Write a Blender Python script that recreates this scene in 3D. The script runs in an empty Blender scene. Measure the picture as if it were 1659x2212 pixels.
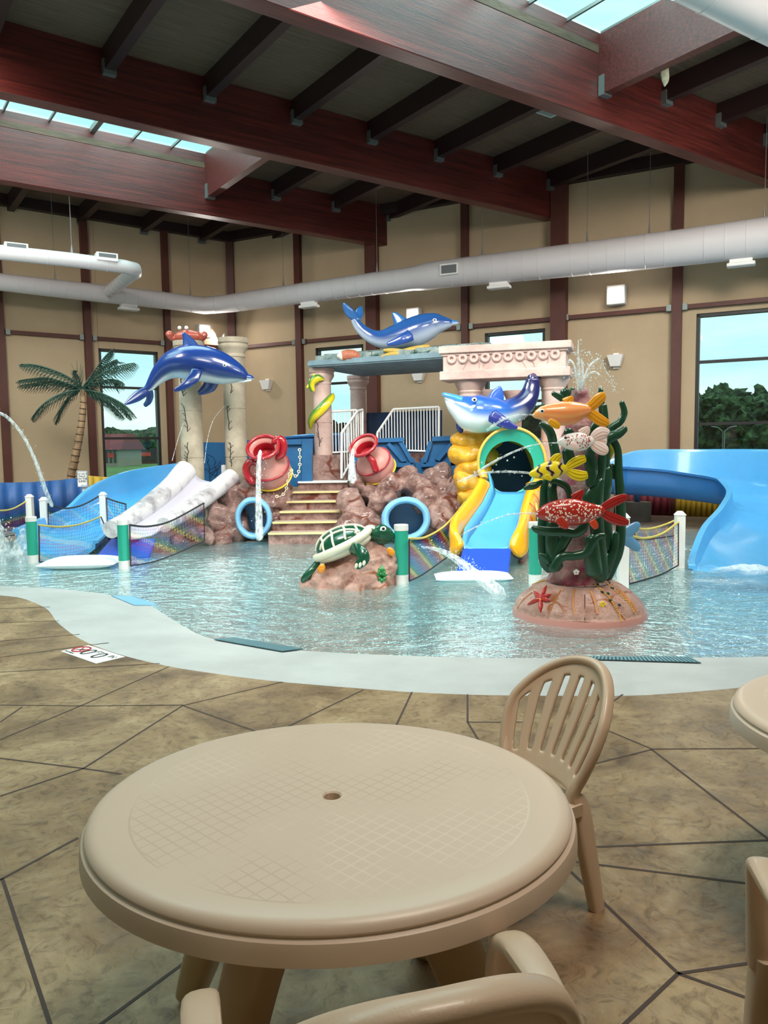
import bpy, bmesh, math, random
from mathutils import Vector, Matrix, noise
random.seed(7)
S=bpy.context.scene; C=S.collection
# ---------------------------------------------------------------- camera
F=1661.0; H=1.57; TH=math.radians(4.85); RO=math.radians(0.8)
_f=Vector((0,math.cos(TH),-math.sin(TH))); _u0=Vector((0,math.sin(TH),math.cos(TH))); _r0=Vector((1,0,0))
_r=_r0*math.cos(RO)-_u0*math.sin(RO); _u=_u0*math.cos(RO)+_r0*math.sin(RO)
cd=bpy.data.cameras.new('camera'); cam=bpy.data.objects.new('camera',cd); C.objects.link(cam); S.camera=cam
cd.sensor_fit='HORIZONTAL'; cd.sensor_width=36; cd.lens=36*F/1659; cd.clip_end=900; cd.clip_start=.05
m=Matrix((( _r.x,_u.x,-_f.x,0),(_r.y,_u.y,-_f.y,0),(_r.z,_u.z,-_f.z,H),(0,0,0,1))); cam.matrix_world=m
def dv(px,py): return _r*((px-829.5)/F)-_u*((py-1106)/F)+_f
def on(px,py,z=0.0):
    d=dv(px,py); t=(z-H)/d.z; return Vector((d.x*t,d.y*t,z))
def at(px,py,Y):
    d=dv(px,py); t=Y/d.y; return Vector((d.x*t,Y,H+d.z*t))
def pxm(Y): return Y/F
# ---------------------------------------------------------------- world, lights, exposure
S.view_settings.view_transform='Standard'; S.view_settings.look='None'; S.view_settings.gamma=1; S.view_settings.exposure=-0.42
try: S.view_settings.use_curve_mapping=False
except Exception: pass
W=bpy.data.worlds.new('sky'); S.world=W; W.use_nodes=True
nt=W.node_tree; nt.nodes.clear()
def N(nt,t,**k):
    n=nt.nodes.new(t)
    for a,b in k.items():
        if a in n.inputs: n.inputs[a].default_value=b
        else: setattr(n,a,b)
    return n
def L(nt,a,b): nt.links.new(a,b)
tc=N(nt,'ShaderNodeTexCoord'); mp=N(nt,'ShaderNodeMapping'); mp.inputs['Scale'].default_value=(1.2,1.2,5)
no=N(nt,'ShaderNodeTexNoise',Scale=2.6,Detail=6.0,Roughness=.55); cr=N(nt,'ShaderNodeValToRGB')
cr.color_ramp.elements[0].position=.40; cr.color_ramp.elements[0].color=(.50,.80,.86,1)
cr.color_ramp.elements[1].position=.66; cr.color_ramp.elements[1].color=(.84,1.0,.90,1)
bg=N(nt,'ShaderNodeBackground',Strength=1.9); ow=N(nt,'ShaderNodeOutputWorld')
L(nt,tc.outputs['Generated'],mp.inputs[0]); L(nt,mp.outputs[0],no.inputs['Vector']); L(nt,no.outputs['Fac'],cr.inputs[0]); L(nt,cr.outputs[0],bg.inputs[0]); L(nt,bg.outputs[0],ow.inputs[0])
def area(name,loc,aim,sx,sy,power,col):
    l=bpy.data.lights.new(name,'AREA'); l.shape='RECTANGLE'; l.size=sx; l.size_y=sy; l.energy=power; l.color=col
    o=bpy.data.objects.new(name,l); C.objects.link(o); o.location=loc
    if name.startswith('hall'): l.spread=math.radians(112)
    o.rotation_euler=(Vector(aim)-Vector(loc)).to_track_quat('-Z','Y').to_euler(); return o
area('hall_fill_light',(1.6,1.2,6.3),(1.2,4.0,0),2.2,1.2,135,(1,.90,.78))  # unseen overhead fill lights added to brighten the hall, no fixtures built
area('hall_fill_light',(-2.8,4.2,6.2),(-1.5,10,0),2.2,1.6,170,(1,.95,.88))
area('hall_fill_light',(4.0,6.6,6.0),(2.2,11,0.3),2.2,1.6,225,(1,.94,.86))
area('hall_fill_light',(-0.5,9.0,6.3),(-0.6,14,0.8),2.2,1.6,270,(1,.95,.88))
area('hall_fill_light',(-6.5,10.0,6.3),(-7,17,2.5),2.2,1.6,300,(1,.94,.86))
area('hall_fill_light',(6.0,9.5,6.3),(5,15,2.5),2.2,1.6,300,(1,.93,.84))
# ---------------------------------------------------------------- materials
def lin(c):
    if isinstance(c,str): c=[int(c[i:i+2],16)/255 for i in (0,2,4)]
    return tuple([(x/12.92 if x<=.04045 else ((x+.055)/1.055)**2.4) for x in c])+(1,)
MC={}
def mat(name,col,rough=.5,var=0.0,vscale=6,bump=0.0,bscale=30,coat=0.0,metal=0.0,col2=None,attr=False,stretch=None,spec=None,bdet=4,btype='noise',contrast=(.35,.65)):
    if name in MC: return MC[name]
    M=bpy.data.materials.new(name); M.use_nodes=True; t=M.node_tree; b=t.nodes['Principled BSDF']
    b.inputs['Roughness'].default_value=rough; b.inputs['Metallic'].default_value=metal; b.inputs['Coat Weight'].default_value=coat; b.inputs['Coat Roughness'].default_value=.3 if 'glulam' in name else .08
    if spec is not None: b.inputs['Specular IOR Level'].default_value=spec
    tcn=N(t,'ShaderNodeTexCoord'); v=tcn.outputs['Object']
    if stretch:
        mpn=N(t,'ShaderNodeMapping'); mpn.inputs['Scale'].default_value=stretch[:3]
        if len(stretch)>3: mpn.inputs['Rotation'].default_value=(0,0,stretch[3])
        if len(stretch)>3:
            m0=N(t,'ShaderNodeMapping'); m0.inputs['Rotation'].default_value=(0,0,stretch[3]); L(t,v,m0.inputs[0]); mpn.inputs['Rotation'].default_value=(0,0,0); L(t,m0.outputs[0],mpn.inputs[0])
        else: L(t,v,mpn.inputs[0])
        v=mpn.outputs[0]
    src=None
    if attr:
        an=N(t,'ShaderNodeAttribute'); an.attribute_name='Col'; src=an.outputs['Color']
    if col2 or var:
        n=N(t,'ShaderNodeTexNoise',Scale=vscale,Detail=6.0,Roughness=.6); L(t,v,n.inputs['Vector'])
        r=N(t,'ShaderNodeValToRGB'); r.color_ramp.elements[0].position=contrast[0]; r.color_ramp.elements[1].position=contrast[1]
        L(t,n.outputs['Fac'],r.inputs[0])
        a=lin(col)
        if attr:
            r.color_ramp.elements[0].color=(1-var,1-var,1-var,1); r.color_ramp.elements[1].color=(1,1,1,1)
            mx=N(t,'ShaderNodeMix'); mx.data_type='RGBA'; mx.blend_type='MULTIPLY'; mx.inputs[0].default_value=1
            L(t,src,mx.inputs[6]); L(t,r.outputs[0],mx.inputs[7]); src=mx.outputs[2]
        else:
            c2=lin(col2) if col2 else tuple(x*(1-var) for x in a[:3])+(1,)
            r.color_ramp.elements[0].color=c2; r.color_ramp.elements[1].color=a; src=r.outputs[0]
    if src: L(t,src,b.inputs['Base Color'])
    else: b.inputs['Base Color'].default_value=lin(col)
    if bump:
        n2=N(t,'ShaderNodeTexNoise',Scale=bscale,Detail=float(bdet)); L(t,v,n2.inputs['Vector'])
        bp=N(t,'ShaderNodeBump',Strength=bump,Distance=.05); L(t,n2.outputs['Fac'],bp.inputs['Height']); L(t,bp.outputs[0],b.inputs['Normal'])
    MC[name]=M; return M
def emis(name,col,st):
    M=bpy.data.materials.new(name); M.use_nodes=True; t=M.node_tree; b=t.nodes['Principled BSDF']
    b.inputs['Base Color'].default_value=lin(col); b.inputs['Emission Color'].default_value=lin(col); b.inputs['Emission Strength'].default_value=st; return M
def rockmat(name,base,dark,vein,vscale=4,vw=.05,bump=.5,pits=True,coat=.25,rough=.35):
    M=bpy.data.materials.new(name); M.use_nodes=True; t=M.node_tree; b=t.nodes['Principled BSDF']
    b.inputs['Roughness'].default_value=rough; b.inputs['Coat Weight'].default_value=coat; b.inputs['Coat Roughness'].default_value=.15
    g=N(t,'ShaderNodeTexCoord'); n=N(t,'ShaderNodeTexNoise',Scale=5.0,Detail=8.0,Roughness=.65); L(t,g.outputs['Object'],n.inputs['Vector'])
    r=N(t,'ShaderNodeValToRGB'); r.color_ramp.elements[0].position=.36; r.color_ramp.elements[1].position=.6
    r.color_ramp.elements[0].color=lin(dark); r.color_ramp.elements[1].color=lin(base); L(t,n.outputs['Fac'],r.inputs[0])
    # painted brown veins
    wn=N(t,'ShaderNodeTexNoise',Scale=3.0,Detail=4.0); L(t,g.outputs['Object'],wn.inputs['Vector'])
    ad=N(t,'ShaderNodeMix'); ad.data_type='VECTOR'; ad.inputs[0].default_value=.22; L(t,g.outputs['Object'],ad.inputs[4]); L(t,wn.outputs['Color'],ad.inputs[5])
    vo=N(t,'ShaderNodeTexVoronoi',Scale=vscale); vo.feature='DISTANCE_TO_EDGE'; L(t,ad.outputs[1],vo.inputs['Vector'])
    vr=N(t,'ShaderNodeValToRGB'); vr.color_ramp.elements[0].position=vw*.3; vr.color_ramp.elements[1].position=vw
    vr.color_ramp.elements[0].color=(1,1,1,1); vr.color_ramp.elements[1].color=(0,0,0,1); L(t,vo.outputs['Distance'],vr.inputs[0])
    mn=N(t,'ShaderNodeTexNoise',Scale=2.3,Detail=2.0); L(t,g.outputs['Object'],mn.inputs['Vector'])
    mr=N(t,'ShaderNodeValToRGB'); mr.color_ramp.elements[0].position=.45; mr.color_ramp.elements[1].position=.56; L(t,mn.outputs['Fac'],mr.inputs[0])
    mu=N(t,'ShaderNodeMath'); mu.operation='MULTIPLY'; L(t,vr.outputs[0],mu.inputs[0]); L(t,mr.outputs[0],mu.inputs[1])
    mx=N(t,'ShaderNodeMix'); mx.data_type='RGBA'; L(t,mu.outputs[0],mx.inputs[0]); L(t,r.outputs[0],mx.inputs[6]); mx.inputs[7].default_value=lin(vein)
    out=mx.outputs[2]
    bn=N(t,'ShaderNodeTexNoise',Scale=16.0,Detail=8.0,Roughness=.7); L(t,g.outputs['Object'],bn.inputs['Vector'])
    h=bn.outputs['Fac']
    if pits:
        pn=N(t,'ShaderNodeTexNoise',Scale=55.0,Detail=2.0); L(t,g.outputs['Object'],pn.inputs['Vector'])
        pr=N(t,'ShaderNodeValToRGB'); pr.color_ramp.elements[0].position=.30; pr.color_ramp.elements[1].position=.36; L(t,pn.outputs['Fac'],pr.inputs[0])
        m3=N(t,'ShaderNodeMath'); m3.operation='MULTIPLY'; L(t,pr.outputs[0],m3.inputs[0]); L(t,h,m3.inputs[1]); h=m3.outputs[0]
    bp=N(t,'ShaderNodeBump',Strength=bump,Distance=.06); L(t,h,bp.inputs['Height']); L(t,bp.outputs[0],b.inputs['Normal']); L(t,out,b.inputs['Base Color'])
    MC[name]=M; return M
# ---------------------------------------------------------------- object helpers
def tag(o,label=None,cat=None,group=None,kind=None):
    if label: o['label']=label
    if cat: o['category']=cat
    if group: o['group']=group
    if kind: o['kind']=kind
    return o
def thing(name,loc,label,cat,group=None):
    o=bpy.data.objects.new(name,None); o.empty_display_size=.1; C.objects.link(o); o.location=loc
    return tag(o,label,cat,group)
def wloc(p):
    v=Vector((0,0,0))
    while p: v+=Vector(p.location); p=p.parent
    return v
def obj(name,bm,mt,parent=None,smooth=True,sharp=None,base=True):
    bmesh.ops.recalc_face_normals(bm,faces=bm.faces[:])
    me=bpy.data.meshes.new(name)
    if parent is not None: org=wloc(parent)
    else: org=Vector((0,0,0))
    if base:
        xs=[v.co for v in bm.verts]
        if xs:
            lo=Vector((min(v.x for v in xs),min(v.y for v in xs),min(v.z for v in xs))); hi=Vector((max(v.x for v in xs),max(v.y for v in xs),max(v.z for v in xs)))
            c=Vector(((lo.x+hi.x)/2,(lo.y+hi.y)/2,lo.z))
        else: c=org.copy()
    else: c=org.copy()
    bmesh.ops.translate(bm,verts=bm.verts[:],vec=-c)
    bm.to_mesh(me); bm.free()
    for p in me.polygons: p.use_smooth=smooth
    if smooth:
        try: me.set_sharp_from_angle(angle=sharp if sharp else math.radians(38))
        except Exception: pass
    for x in (mt if isinstance(mt,(list,tuple)) else [mt]): me.materials.append(x)
    o=bpy.data.objects.new(name,me); C.objects.link(o)
    if parent is not None: o.parent=parent
    o.location=c-org
    return o
def NB(): return bmesh.new()
def box(bm,c,s,rz=0,R=None):
    M=Matrix.Translation(Vector(c))@(R if R is not None else Matrix.Rotation(rz,4,'Z'))@Matrix.Diagonal((s[0],s[1],s[2],1))
    r=bmesh.ops.create_cube(bm,size=1,matrix=M); return r['verts']
def bevbox(bm,c,s,b=.01,rz=0,seg=2):
    vs=box(bm,c,s,rz); es=list({e for v in vs for e in v.link_edges})
    bmesh.ops.bevel(bm,geom=es,offset=b,segments=seg,affect='EDGES',profile=.5)
def cyl(bm,p0,p1,r0,r1=None,n=20,caps=True):
    p0=Vector(p0);p1=Vector(p1); r1=r0 if r1 is None else r1
    d=p1-p0; q=d.to_track_quat('Z','Y').to_matrix().to_4x4()
    bmesh.ops.create_cone(bm,cap_ends=caps,segments=n,radius1=r0,radius2=r1,depth=d.length,matrix=Matrix.Translation((p0+p1)/2)@q)
def ball(bm,c,r,sub=3,R=None):
    if not isinstance(r,(tuple,list)): r=(r,r,r)
    return bmesh.ops.create_icosphere(bm,subdivisions=sub,radius=1,matrix=Matrix.Translation(Vector(c))@(R if R is not None else Matrix.Identity(4))@Matrix.Diagonal((r[0],r[1],r[2],1)))['verts']
def cr_interp(P,n):
    out=[]
    k=len(P)
    for i in range(k-1):
        p0=P[max(i-1,0)];p1=P[i];p2=P[i+1];p3=P[min(i+2,k-1)]
        for j in range(n):
            t=j/n; a=[]
            for q in range(len(p1)):
                a.append(.5*((2*p1[q])+(-p0[q]+p2[q])*t+(2*p0[q]-5*p1[q]+4*p2[q]-p3[q])*t*t+(-p0[q]+3*p1[q]-3*p2[q]+p3[q])*t**3))
            out.append(a)
    out.append(list(P[-1])); return out
def loft(bm,st,seg=20,sub=5,lat=(0,1,0),col=None,pw=1.0,round_ends=True,mid=None):
    """st: list of (x,y,z,a,b): centre, in-plane radius a, lateral radius b"""
    st=[tuple(s) if len(s)==5 else (s[0][0],s[0][1],s[0][2],s[1],s[2] if len(s)>2 else s[1]) for s in st]
    P=cr_interp(st,sub) if sub>1 else [list(s) for s in st]
    lat=Vector(lat); rings=[]; n=len(P)
    if col is not None: cl=bm.verts.layers.float_color.get('Col') or bm.verts.layers.float_color.new('Col')
    def ring(c,tn,a,b,t):
        l=(lat-tn*lat.dot(tn))
        if l.length<1e-5: l=tn.orthogonal()
        l.normalize(); u=tn.cross(l).normalized()
        if mid is not None and u.dot(Vector(mid))<0: u=-u
        r=[]
        for k in range(seg):
            th=2*math.pi*k/seg; cx=math.cos(th); sx=math.sin(th)
            fx=math.copysign(abs(cx)**pw,cx); fs=math.copysign(abs(sx)**pw,sx)
            v=bm.verts.new(c+l*fx*b+u*fs*a)
            if col is not None: v[cl]=tuple(col(t,sx,v.co))[:3]+(1,)
            r.append(v)
        return r
    fr=[]
    for i,s in enumerate(P):
        c=Vector(s[:3]); p=Vector(P[max(i-1,0)][:3]); q=Vector(P[min(i+1,n-1)][:3]); tn=(q-p)
        tn=tn.normalized() if tn.length>1e-7 else Vector((0,0,1))
        fr.append((c,tn,max(s[3],1e-4),max(s[4],1e-4)))
    if round_ends:
        c,tn,a,b=fr[0]; m_=min(a,b)
        for f,k in ((.0,.35),(.6,.8)): rings.append(ring(c-tn*m_*(1-f)*.9,tn,a*k,b*k,0))
    for i,(c,tn,a,b) in enumerate(fr): rings.append(ring(c,tn,a,b,i/(n-1)))
    if round_ends:
        c,tn,a,b=fr[-1]; m_=min(a,b)
        for f,k in ((.6,.8),(.0,.35)): rings.append(ring(c+tn*m_*(1-f)*.9,tn,a*k,b*k,1))
    for i in range(len(rings)-1):
        A=rings[i];B=rings[i+1]
        for k in range(seg):
            k2=(k+1)%seg
            try: bm.faces.new((A[k],A[k2],B[k2],B[k]))
            except ValueError: pass
    bm.faces.new(rings[0][::-1]); bm.faces.new(rings[-1])
    return bm
def tube(bm,pts,r,seg=10,sub=5,lat=(0,.3,1)):
    return loft(bm,[(p[0],p[1],p[2],(r[i] if isinstance(r,(list,tuple)) else r),(r[i] if isinstance(r,(list,tuple)) else r)) for i,p in enumerate(pts)],seg=seg,sub=sub,lat=lat)
def lathe(bm,c,prof,seg=32,R=None,cap=True):
    R=R if R is not None else Matrix.Identity(4); T=Matrix.Translation(Vector(c))@R; rings=[]
    for r,z in prof: rings.append([bm.verts.new(T@Vector((r*math.cos(2*math.pi*k/seg),r*math.sin(2*math.pi*k/seg),z))) for k in range(seg)])
    for i in range(len(rings)-1):
        for k in range(seg):
            k2=(k+1)%seg; bm.faces.new((rings[i][k],rings[i][k2],rings[i+1][k2],rings[i+1][k]))
    if cap: bm.faces.new(rings[0][::-1]); bm.faces.new(rings[-1])
def torus(bm,c,R_,r,axis=(0,1,0),seg=32,ms=10,ecc=1.0):
    q=Vector(axis).normalized().to_track_quat('Z','Y').to_matrix(); rings=[]
    for i in range(seg):
        a=2*math.pi*i/seg; row=[]
        for j in range(ms):
            b=2*math.pi*j/ms; rr=R_+r*math.cos(b)
            row.append(bm.verts.new(Vector(c)+q@Vector((rr*math.cos(a),rr*math.sin(a)*ecc,r*math.sin(b)))))
        rings.append(row)
    for i in range(seg):
        for j in range(ms):
            bm.faces.new((rings[i][j],rings[(i+1)%seg][j],rings[(i+1)%seg][(j+1)%ms],rings[i][(j+1)%ms]))
def prism(bm,pts,dirv):
    d=Vector(dirv); A=[bm.verts.new(Vector(p)) for p in pts]; B=[bm.verts.new(Vector(p)+d) for p in pts]
    bm.faces.new(A); bm.faces.new(B[::-1]); n=len(A)
    for i in range(n): bm.faces.new((A[i],B[i],B[(i+1)%n],A[(i+1)%n]))
def strip(bm,pts,w,h,z=None,up=(0,0,1)):
    """flat ribbon bar along pts"""
    up=Vector(up)
    for i in range(len(pts)-1):
        p=Vector(pts[i]);q=Vector(pts[i+1]); d=(q-p)
        if d.length<1e-6: continue
        s=d.cross(up).normalized()*w/2
        A=[p+s,q+s,q-s,p-s]; prism(bm,A,up*h)
def sweep(bm,path,prof,sub=6,closed=True,matidx=None):
    """path: (x,y,z,*params); prof(params)-> list of (lateral, up) points; lateral to the right of travel"""
    P=cr_interp(path,sub); n=len(P); rings=[]
    for i,s in enumerate(P):
        c=Vector(s[:3]); d=Vector(P[min(i+1,n-1)][:3])-Vector(P[max(i-1,0)][:3]); d.normalize()
        l=d.cross(Vector((0,0,1))).normalized(); u=l.cross(d).normalized()
        rings.append([bm.verts.new(c+l*a+u*b) for a,b in prof(s[3:])])
    k=len(rings[0])
    for i in range(n-1):
        for j in range(k if closed else k-1):
            j2=(j+1)%k; f=bm.faces.new((rings[i][j],rings[i][j2],rings[i+1][j2],rings[i+1][j]))
            if matidx: f.material_index=matidx[j]
    if closed:
        for r in (rings[0][::-1],rings[-1]):
            h=len(r)//2
            for j in range(h-1):
                try: bm.faces.new((r[j],r[j+1],r[len(r)-2-j],r[len(r)-1-j]))
                except ValueError: pass
def boulders(name,specs,mt,voxel=.035,amp=.05,fr=3.0,parent=None,seed=0,rough=.3):
    bm=NB()
    for i,sp in enumerate(specs):
        c=Vector(sp[0]); r=sp[1]; r=(r,r,r) if not isinstance(r,(tuple,list)) else r
        rnd=random.Random(seed*100+i)
        R=Matrix.Rotation(rnd.uniform(-.5,.5),4,'Y')@Matrix.Rotation(rnd.uniform(-1,1),4,'Z')
        vs=ball(bm,c,r,sub=4,R=R)
        for v in vs:
            d=(v.co-c); n=noise.noise(v.co*fr+Vector((seed*7.1+i*3.3,i*1.7,0)))
            n2=noise.cell(v.co*fr*.9+Vector((i*2.,0,seed)))*0.3
            v.co+=d.normalized()*(n*1.2+noise.noise(v.co*fr*3)*.35)*amp*(min(r)/.25)**.5
    o=obj(name,bm,mt,parent,smooth=True,sharp=3.1)
    md=o.modifiers.new('merge','REMESH'); md.mode='VOXEL'; md.voxel_size=voxel; md.use_smooth_shade=True
    s=o.modifiers.new('soft','SMOOTH'); s.factor=.5; s.iterations=2
    if rough:
        for nm_,ty,sz,st_ in (('lumps','VORONOI',rough,.10*rough/.3),('grain','CLOUDS',rough*.35,.05*rough/.3)):
            tx=bpy.data.textures.new('rock_'+nm_,ty); tx.noise_scale=sz; dm=o.modifiers.new(nm_,'DISPLACE'); dm.texture=tx; dm.strength=st_ if ty=='VORONOI' else st_*1.0; dm.mid_level=.5; dm.texture_coords='GLOBAL'
    return o
def copytree(o,delta=(0,0,0),parent=None,label=None,rot=None):
    c=o.copy(); C.objects.link(c)
    if parent is not None: c.parent=parent
    else:
        c.location=Vector(o.location)+Vector(delta)
        if label: c['label']=label
        if rot is not None: c.rotation_euler=(0,0,rot)
    for ch in list(o.children): copytree(ch,parent=c)
    return c
def textmesh(s,size,name,mt,parent,M,ext=.001,align='CENTER'):
    cu=bpy.data.curves.new('t','FONT'); cu.body=s; cu.size=size; cu.extrude=ext; cu.align_x=align; cu.align_y='CENTER'; cu.space_line=.95
    to=bpy.data.objects.new('t',cu); C.objects.link(to); dg=bpy.context.evaluated_depsgraph_get(); me=bpy.data.meshes.new_from_object(to.evaluated_get(dg))
    bpy.data.objects.remove(to); bm=NB(); bm.from_mesh(me); bmesh.ops.transform(bm,matrix=M,verts=bm.verts[:]); return obj(name,bm,mt,parent,smooth=False)
def Z(x0,y0,s): return lambda x,y:(x0+x/s,y0+y/s)
def ps(pts,Y,conv=None,s=1.0,flat=1.0):
    """pixel stations (x,y,r[,b_factor][,dY]) -> loft stations"""
    out=[]
    for p in pts:
        x,y=(conv(p[0],p[1]) if conv else (p[0],p[1])); r=p[2]/s
        yy=Y+(p[4] if len(p)>4 else 0); bf=p[3] if len(p)>3 else flat
        c=at(x,y,yy); rr=r*yy/F; out.append((c.x,c.y,c.z,rr,rr*bf))
    return out
# ================================================================ ROOM
M_wall=mat('cream_plaster','B5A083',.85,var=.06,vscale=1.5,bump=.15,bscale=90)
M_trim=mat('painted_brown_trim','54271D',.5,var=.2,vscale=3)
M_white=mat('white_paint','E4E2DE',.45)
M_black=mat('dark_window_frame','1C1A1B',.4)
dB=Vector((.818,.576,0)); nB=Vector((.576,-.818,0))
M_wood=mat('red_stained_glulam','66251F',.42,col2='351211',vscale=3,bump=.12,bscale=14,stretch=(.35,6,9,math.atan2(.576,.818)*-1),coat=.12,contrast=(.3,.7))
M_joist=mat('dark_stained_joist','2A1412',.5,var=.3,vscale=3)
M_deck=mat('brown_roof_planks','64503F',.7,col2='483829',vscale=5,bump=.3,bscale=12,stretch=(.25,9,1,math.atan2(.576,.818)*-1))
M_galv=mat('galvanised_bracket','7E8583',.4,metal=.6)
ZT=7.37; ZB=6.62; ZD=7.6
Ccor=Vector((-4.25,22.22,0)); uL=Vector((-.799,-.602,0)); uR=Vector((.884,-.467,0))
nL=Vector((.602,-.799,0)); nR=Vector((-.467,-.884,0))   # into the room
def wallhit(px,py,u,n):
    d=dv(px,py); o=Vector((0,0,H)); t=(Ccor-o).dot(n)/d.dot(n); p=o+d*t; return (p-Ccor).dot(u),p.z
def wall(name,u,n,length,holes,h=8.2,th=.3,mt=None):
    bm=NB(); ss=sorted({0,length}|{a for q in holes for a in q[:2]}); zs=sorted({-.3,h}|{a for q in holes for a in q[2:]})
    rz=math.atan2(u.y,u.x)
    for i in range(len(ss)-1):
        for j in range(len(zs)-1):
            cs=(ss[i]+ss[i+1])/2; cz=(zs[j]+zs[j+1])/2
            if any(q[0]<cs<q[1] and q[2]<cz<q[3] for q in holes): continue
            c=Ccor+u*cs-n*th/2; box(bm,(c.x,c.y,cz),(ss[i+1]-ss[i],th,zs[j+1]-zs[j]),rz)
    bmesh.ops.remove_doubles(bm,verts=bm.verts[:],dist=1e-4)
    o=obj(name,bm,mt or M_wall,smooth=False); o['kind']='structure'; return o
def win(px0,px1,ptop,mulls,u,n,bot=.5,wd=None):
    s0,zt=wallhit(px0,ptop,u,n); s1,_=wallhit(px1,ptop,u,n)
    if wd: s1=s0+wd
    ml=[wallhit(px0,m_,u,n)[1] for m_ in mulls]
    return (min(s0,s1),max(s0,s1),bot,zt),ml
wL1,mL1=win(213,341,752,[835,947],uL,nL)
wR1,mR1=win(681,785,752,[830],uR,nR)
wR2,mR2=win(1047,1178,720,[870],uR,nR)
wR3,mR3=win(1505,1700,678,[782,916],uR,nR,bot=.9,wd=3.4)
wall('wall_left',uL,nL,30,[wL1])
wall('wall_right',uR,nR,26,[wR1,wR2,wR3])
def glassmat(name,tint,gl=.06):
    M=bpy.data.materials.new(name); M.use_nodes=True; t=M.node_tree; t.nodes.clear(); o=N(t,'ShaderNodeOutputMaterial'); a=N(t,'ShaderNodeBsdfTransparent'); a.inputs[0].default_value=tint; g=N(t,'ShaderNodeBsdfGlossy',Roughness=.02)
    x=N(t,'ShaderNodeMixShader'); x.inputs[0].default_value=gl; L(t,a.outputs[0],x.inputs[1]); L(t,g.outputs[0],x.inputs[2]); L(t,x.outputs[0],o.inputs[0]); return M
M_glass=glassmat('window_glass',(.92,.98,.97,1))
M_skyglass=glassmat('translucent_skylight_panel',(.85,.97,.95,1),.03)
for i,(w,ml,u,n) in enumerate(((wL1,mL1,uL,nL),(wR1,mR1,uR,nR),(wR2,mR2,uR,nR),(wR3,mR3,uR,nR))):
    rz=math.atan2(u.y,u.x); root=bpy.data.objects.new('window_%d'%(i+1),None); C.objects.link(root); c=Ccor+u*(w[0]+w[1])/2-n*.12; root.location=(c.x,c.y,w[2]); root['kind']='structure'
    bm=NB(); t=.07
    for s_,z_,ls,lz in ((w[0]+t/2,(w[2]+w[3])/2,t,w[3]-w[2]),(w[1]-t/2,(w[2]+w[3])/2,t,w[3]-w[2]),((w[0]+w[1])/2,w[2]+t/2,w[1]-w[0],t),((w[0]+w[1])/2,w[3]-t/2,w[1]-w[0],t)):
        p=Ccor+u*s_-n*.1; box(bm,(p.x,p.y,z_),(ls,.14,lz),rz)
    obj('window_frame',bm,M_black,root,smooth=False)
    for z_ in ml:
        bm=NB(); p=Ccor+u*(w[0]+w[1])/2-n*.1; box(bm,(p.x,p.y,z_),(w[1]-w[0]-2*t,.09,.06),rz); obj('mullion',bm,M_black,root,smooth=False)
    bm=NB(); p=Ccor+u*(w[0]+w[1])/2-n*.13; box(bm,(p.x,p.y,(w[2]+w[3])/2),(w[1]-w[0]-2*t,.012,w[3]-w[2]-2*t),rz); obj('window_pane',bm,M_glass,root,smooth=False)
# posts and girts (trim)
tn=[0]
def trim(bm,mt=None,sm=False):
    tn[0]+=1; o=obj('trim_%d'%tn[0],bm,mt or M_trim,smooth=sm); o['kind']='structure'; return o
def post(u,n,px,py,w,d=.14,h=ZT+.1):
    s,_=wallhit(px,py,u,n); p=Ccor+u*s+n*d/2; bm=NB(); box(bm,(p.x,p.y,h/2),(w,d,h),math.atan2(u.y,u.x)); trim(bm); return s
sl=[post(uL,nL,186,680,.17),post(uL,nL,358,680,.16),post(uL,nL,4,800,.17),post(uL,nL,-250,800,.17)]
p=Ccor+Vector((0.02,-.07,0)); bm=NB(); box(bm,(p.x,p.y,3.73),(.2,.2,7.46)); trim(bm)
sr=[post(uR,nR,647,600,.18),post(uR,nR,808,600,.30,.22),post(uR,nR,1007,560,.17),post(uR,nR,1212,560,.34,.26),post(uR,nR,1466,560,.20),post(uR,nR,1720,560,.34,.26)]
zg=4.42
def girts(u,n,ss,end):
    ss=[0]+sorted(ss)+[end]
    for a,b in zip(ss[:-1],ss[1:]):
        bm=NB(); p=Ccor+u*(a+b)/2+n*.05; box(bm,(p.x,p.y,zg),(b-a-.25,.1,.09),math.atan2(u.y,u.x)); trim(bm)
        bm=NB()
        for q in (a+.16,b-.16): p=Ccor+u*q+n*.06; box(bm,(p.x,p.y,zg),(.1,.13,.13),math.atan2(u.y,u.x))
        trim(bm,M_galv)
girts(uL,nL,sl,24); girts(uR,nR,sr,20)
# wall-top beams and panel edge beads
for u,n in ((uL,nL),(uR,nR)):
    bm=NB(); p=Ccor+u*13+n*.08; box(bm,(p.x,p.y,ZT+.13),(26,.22,.3),math.atan2(u.y,u.x)); trim(bm,M_joist)
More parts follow.
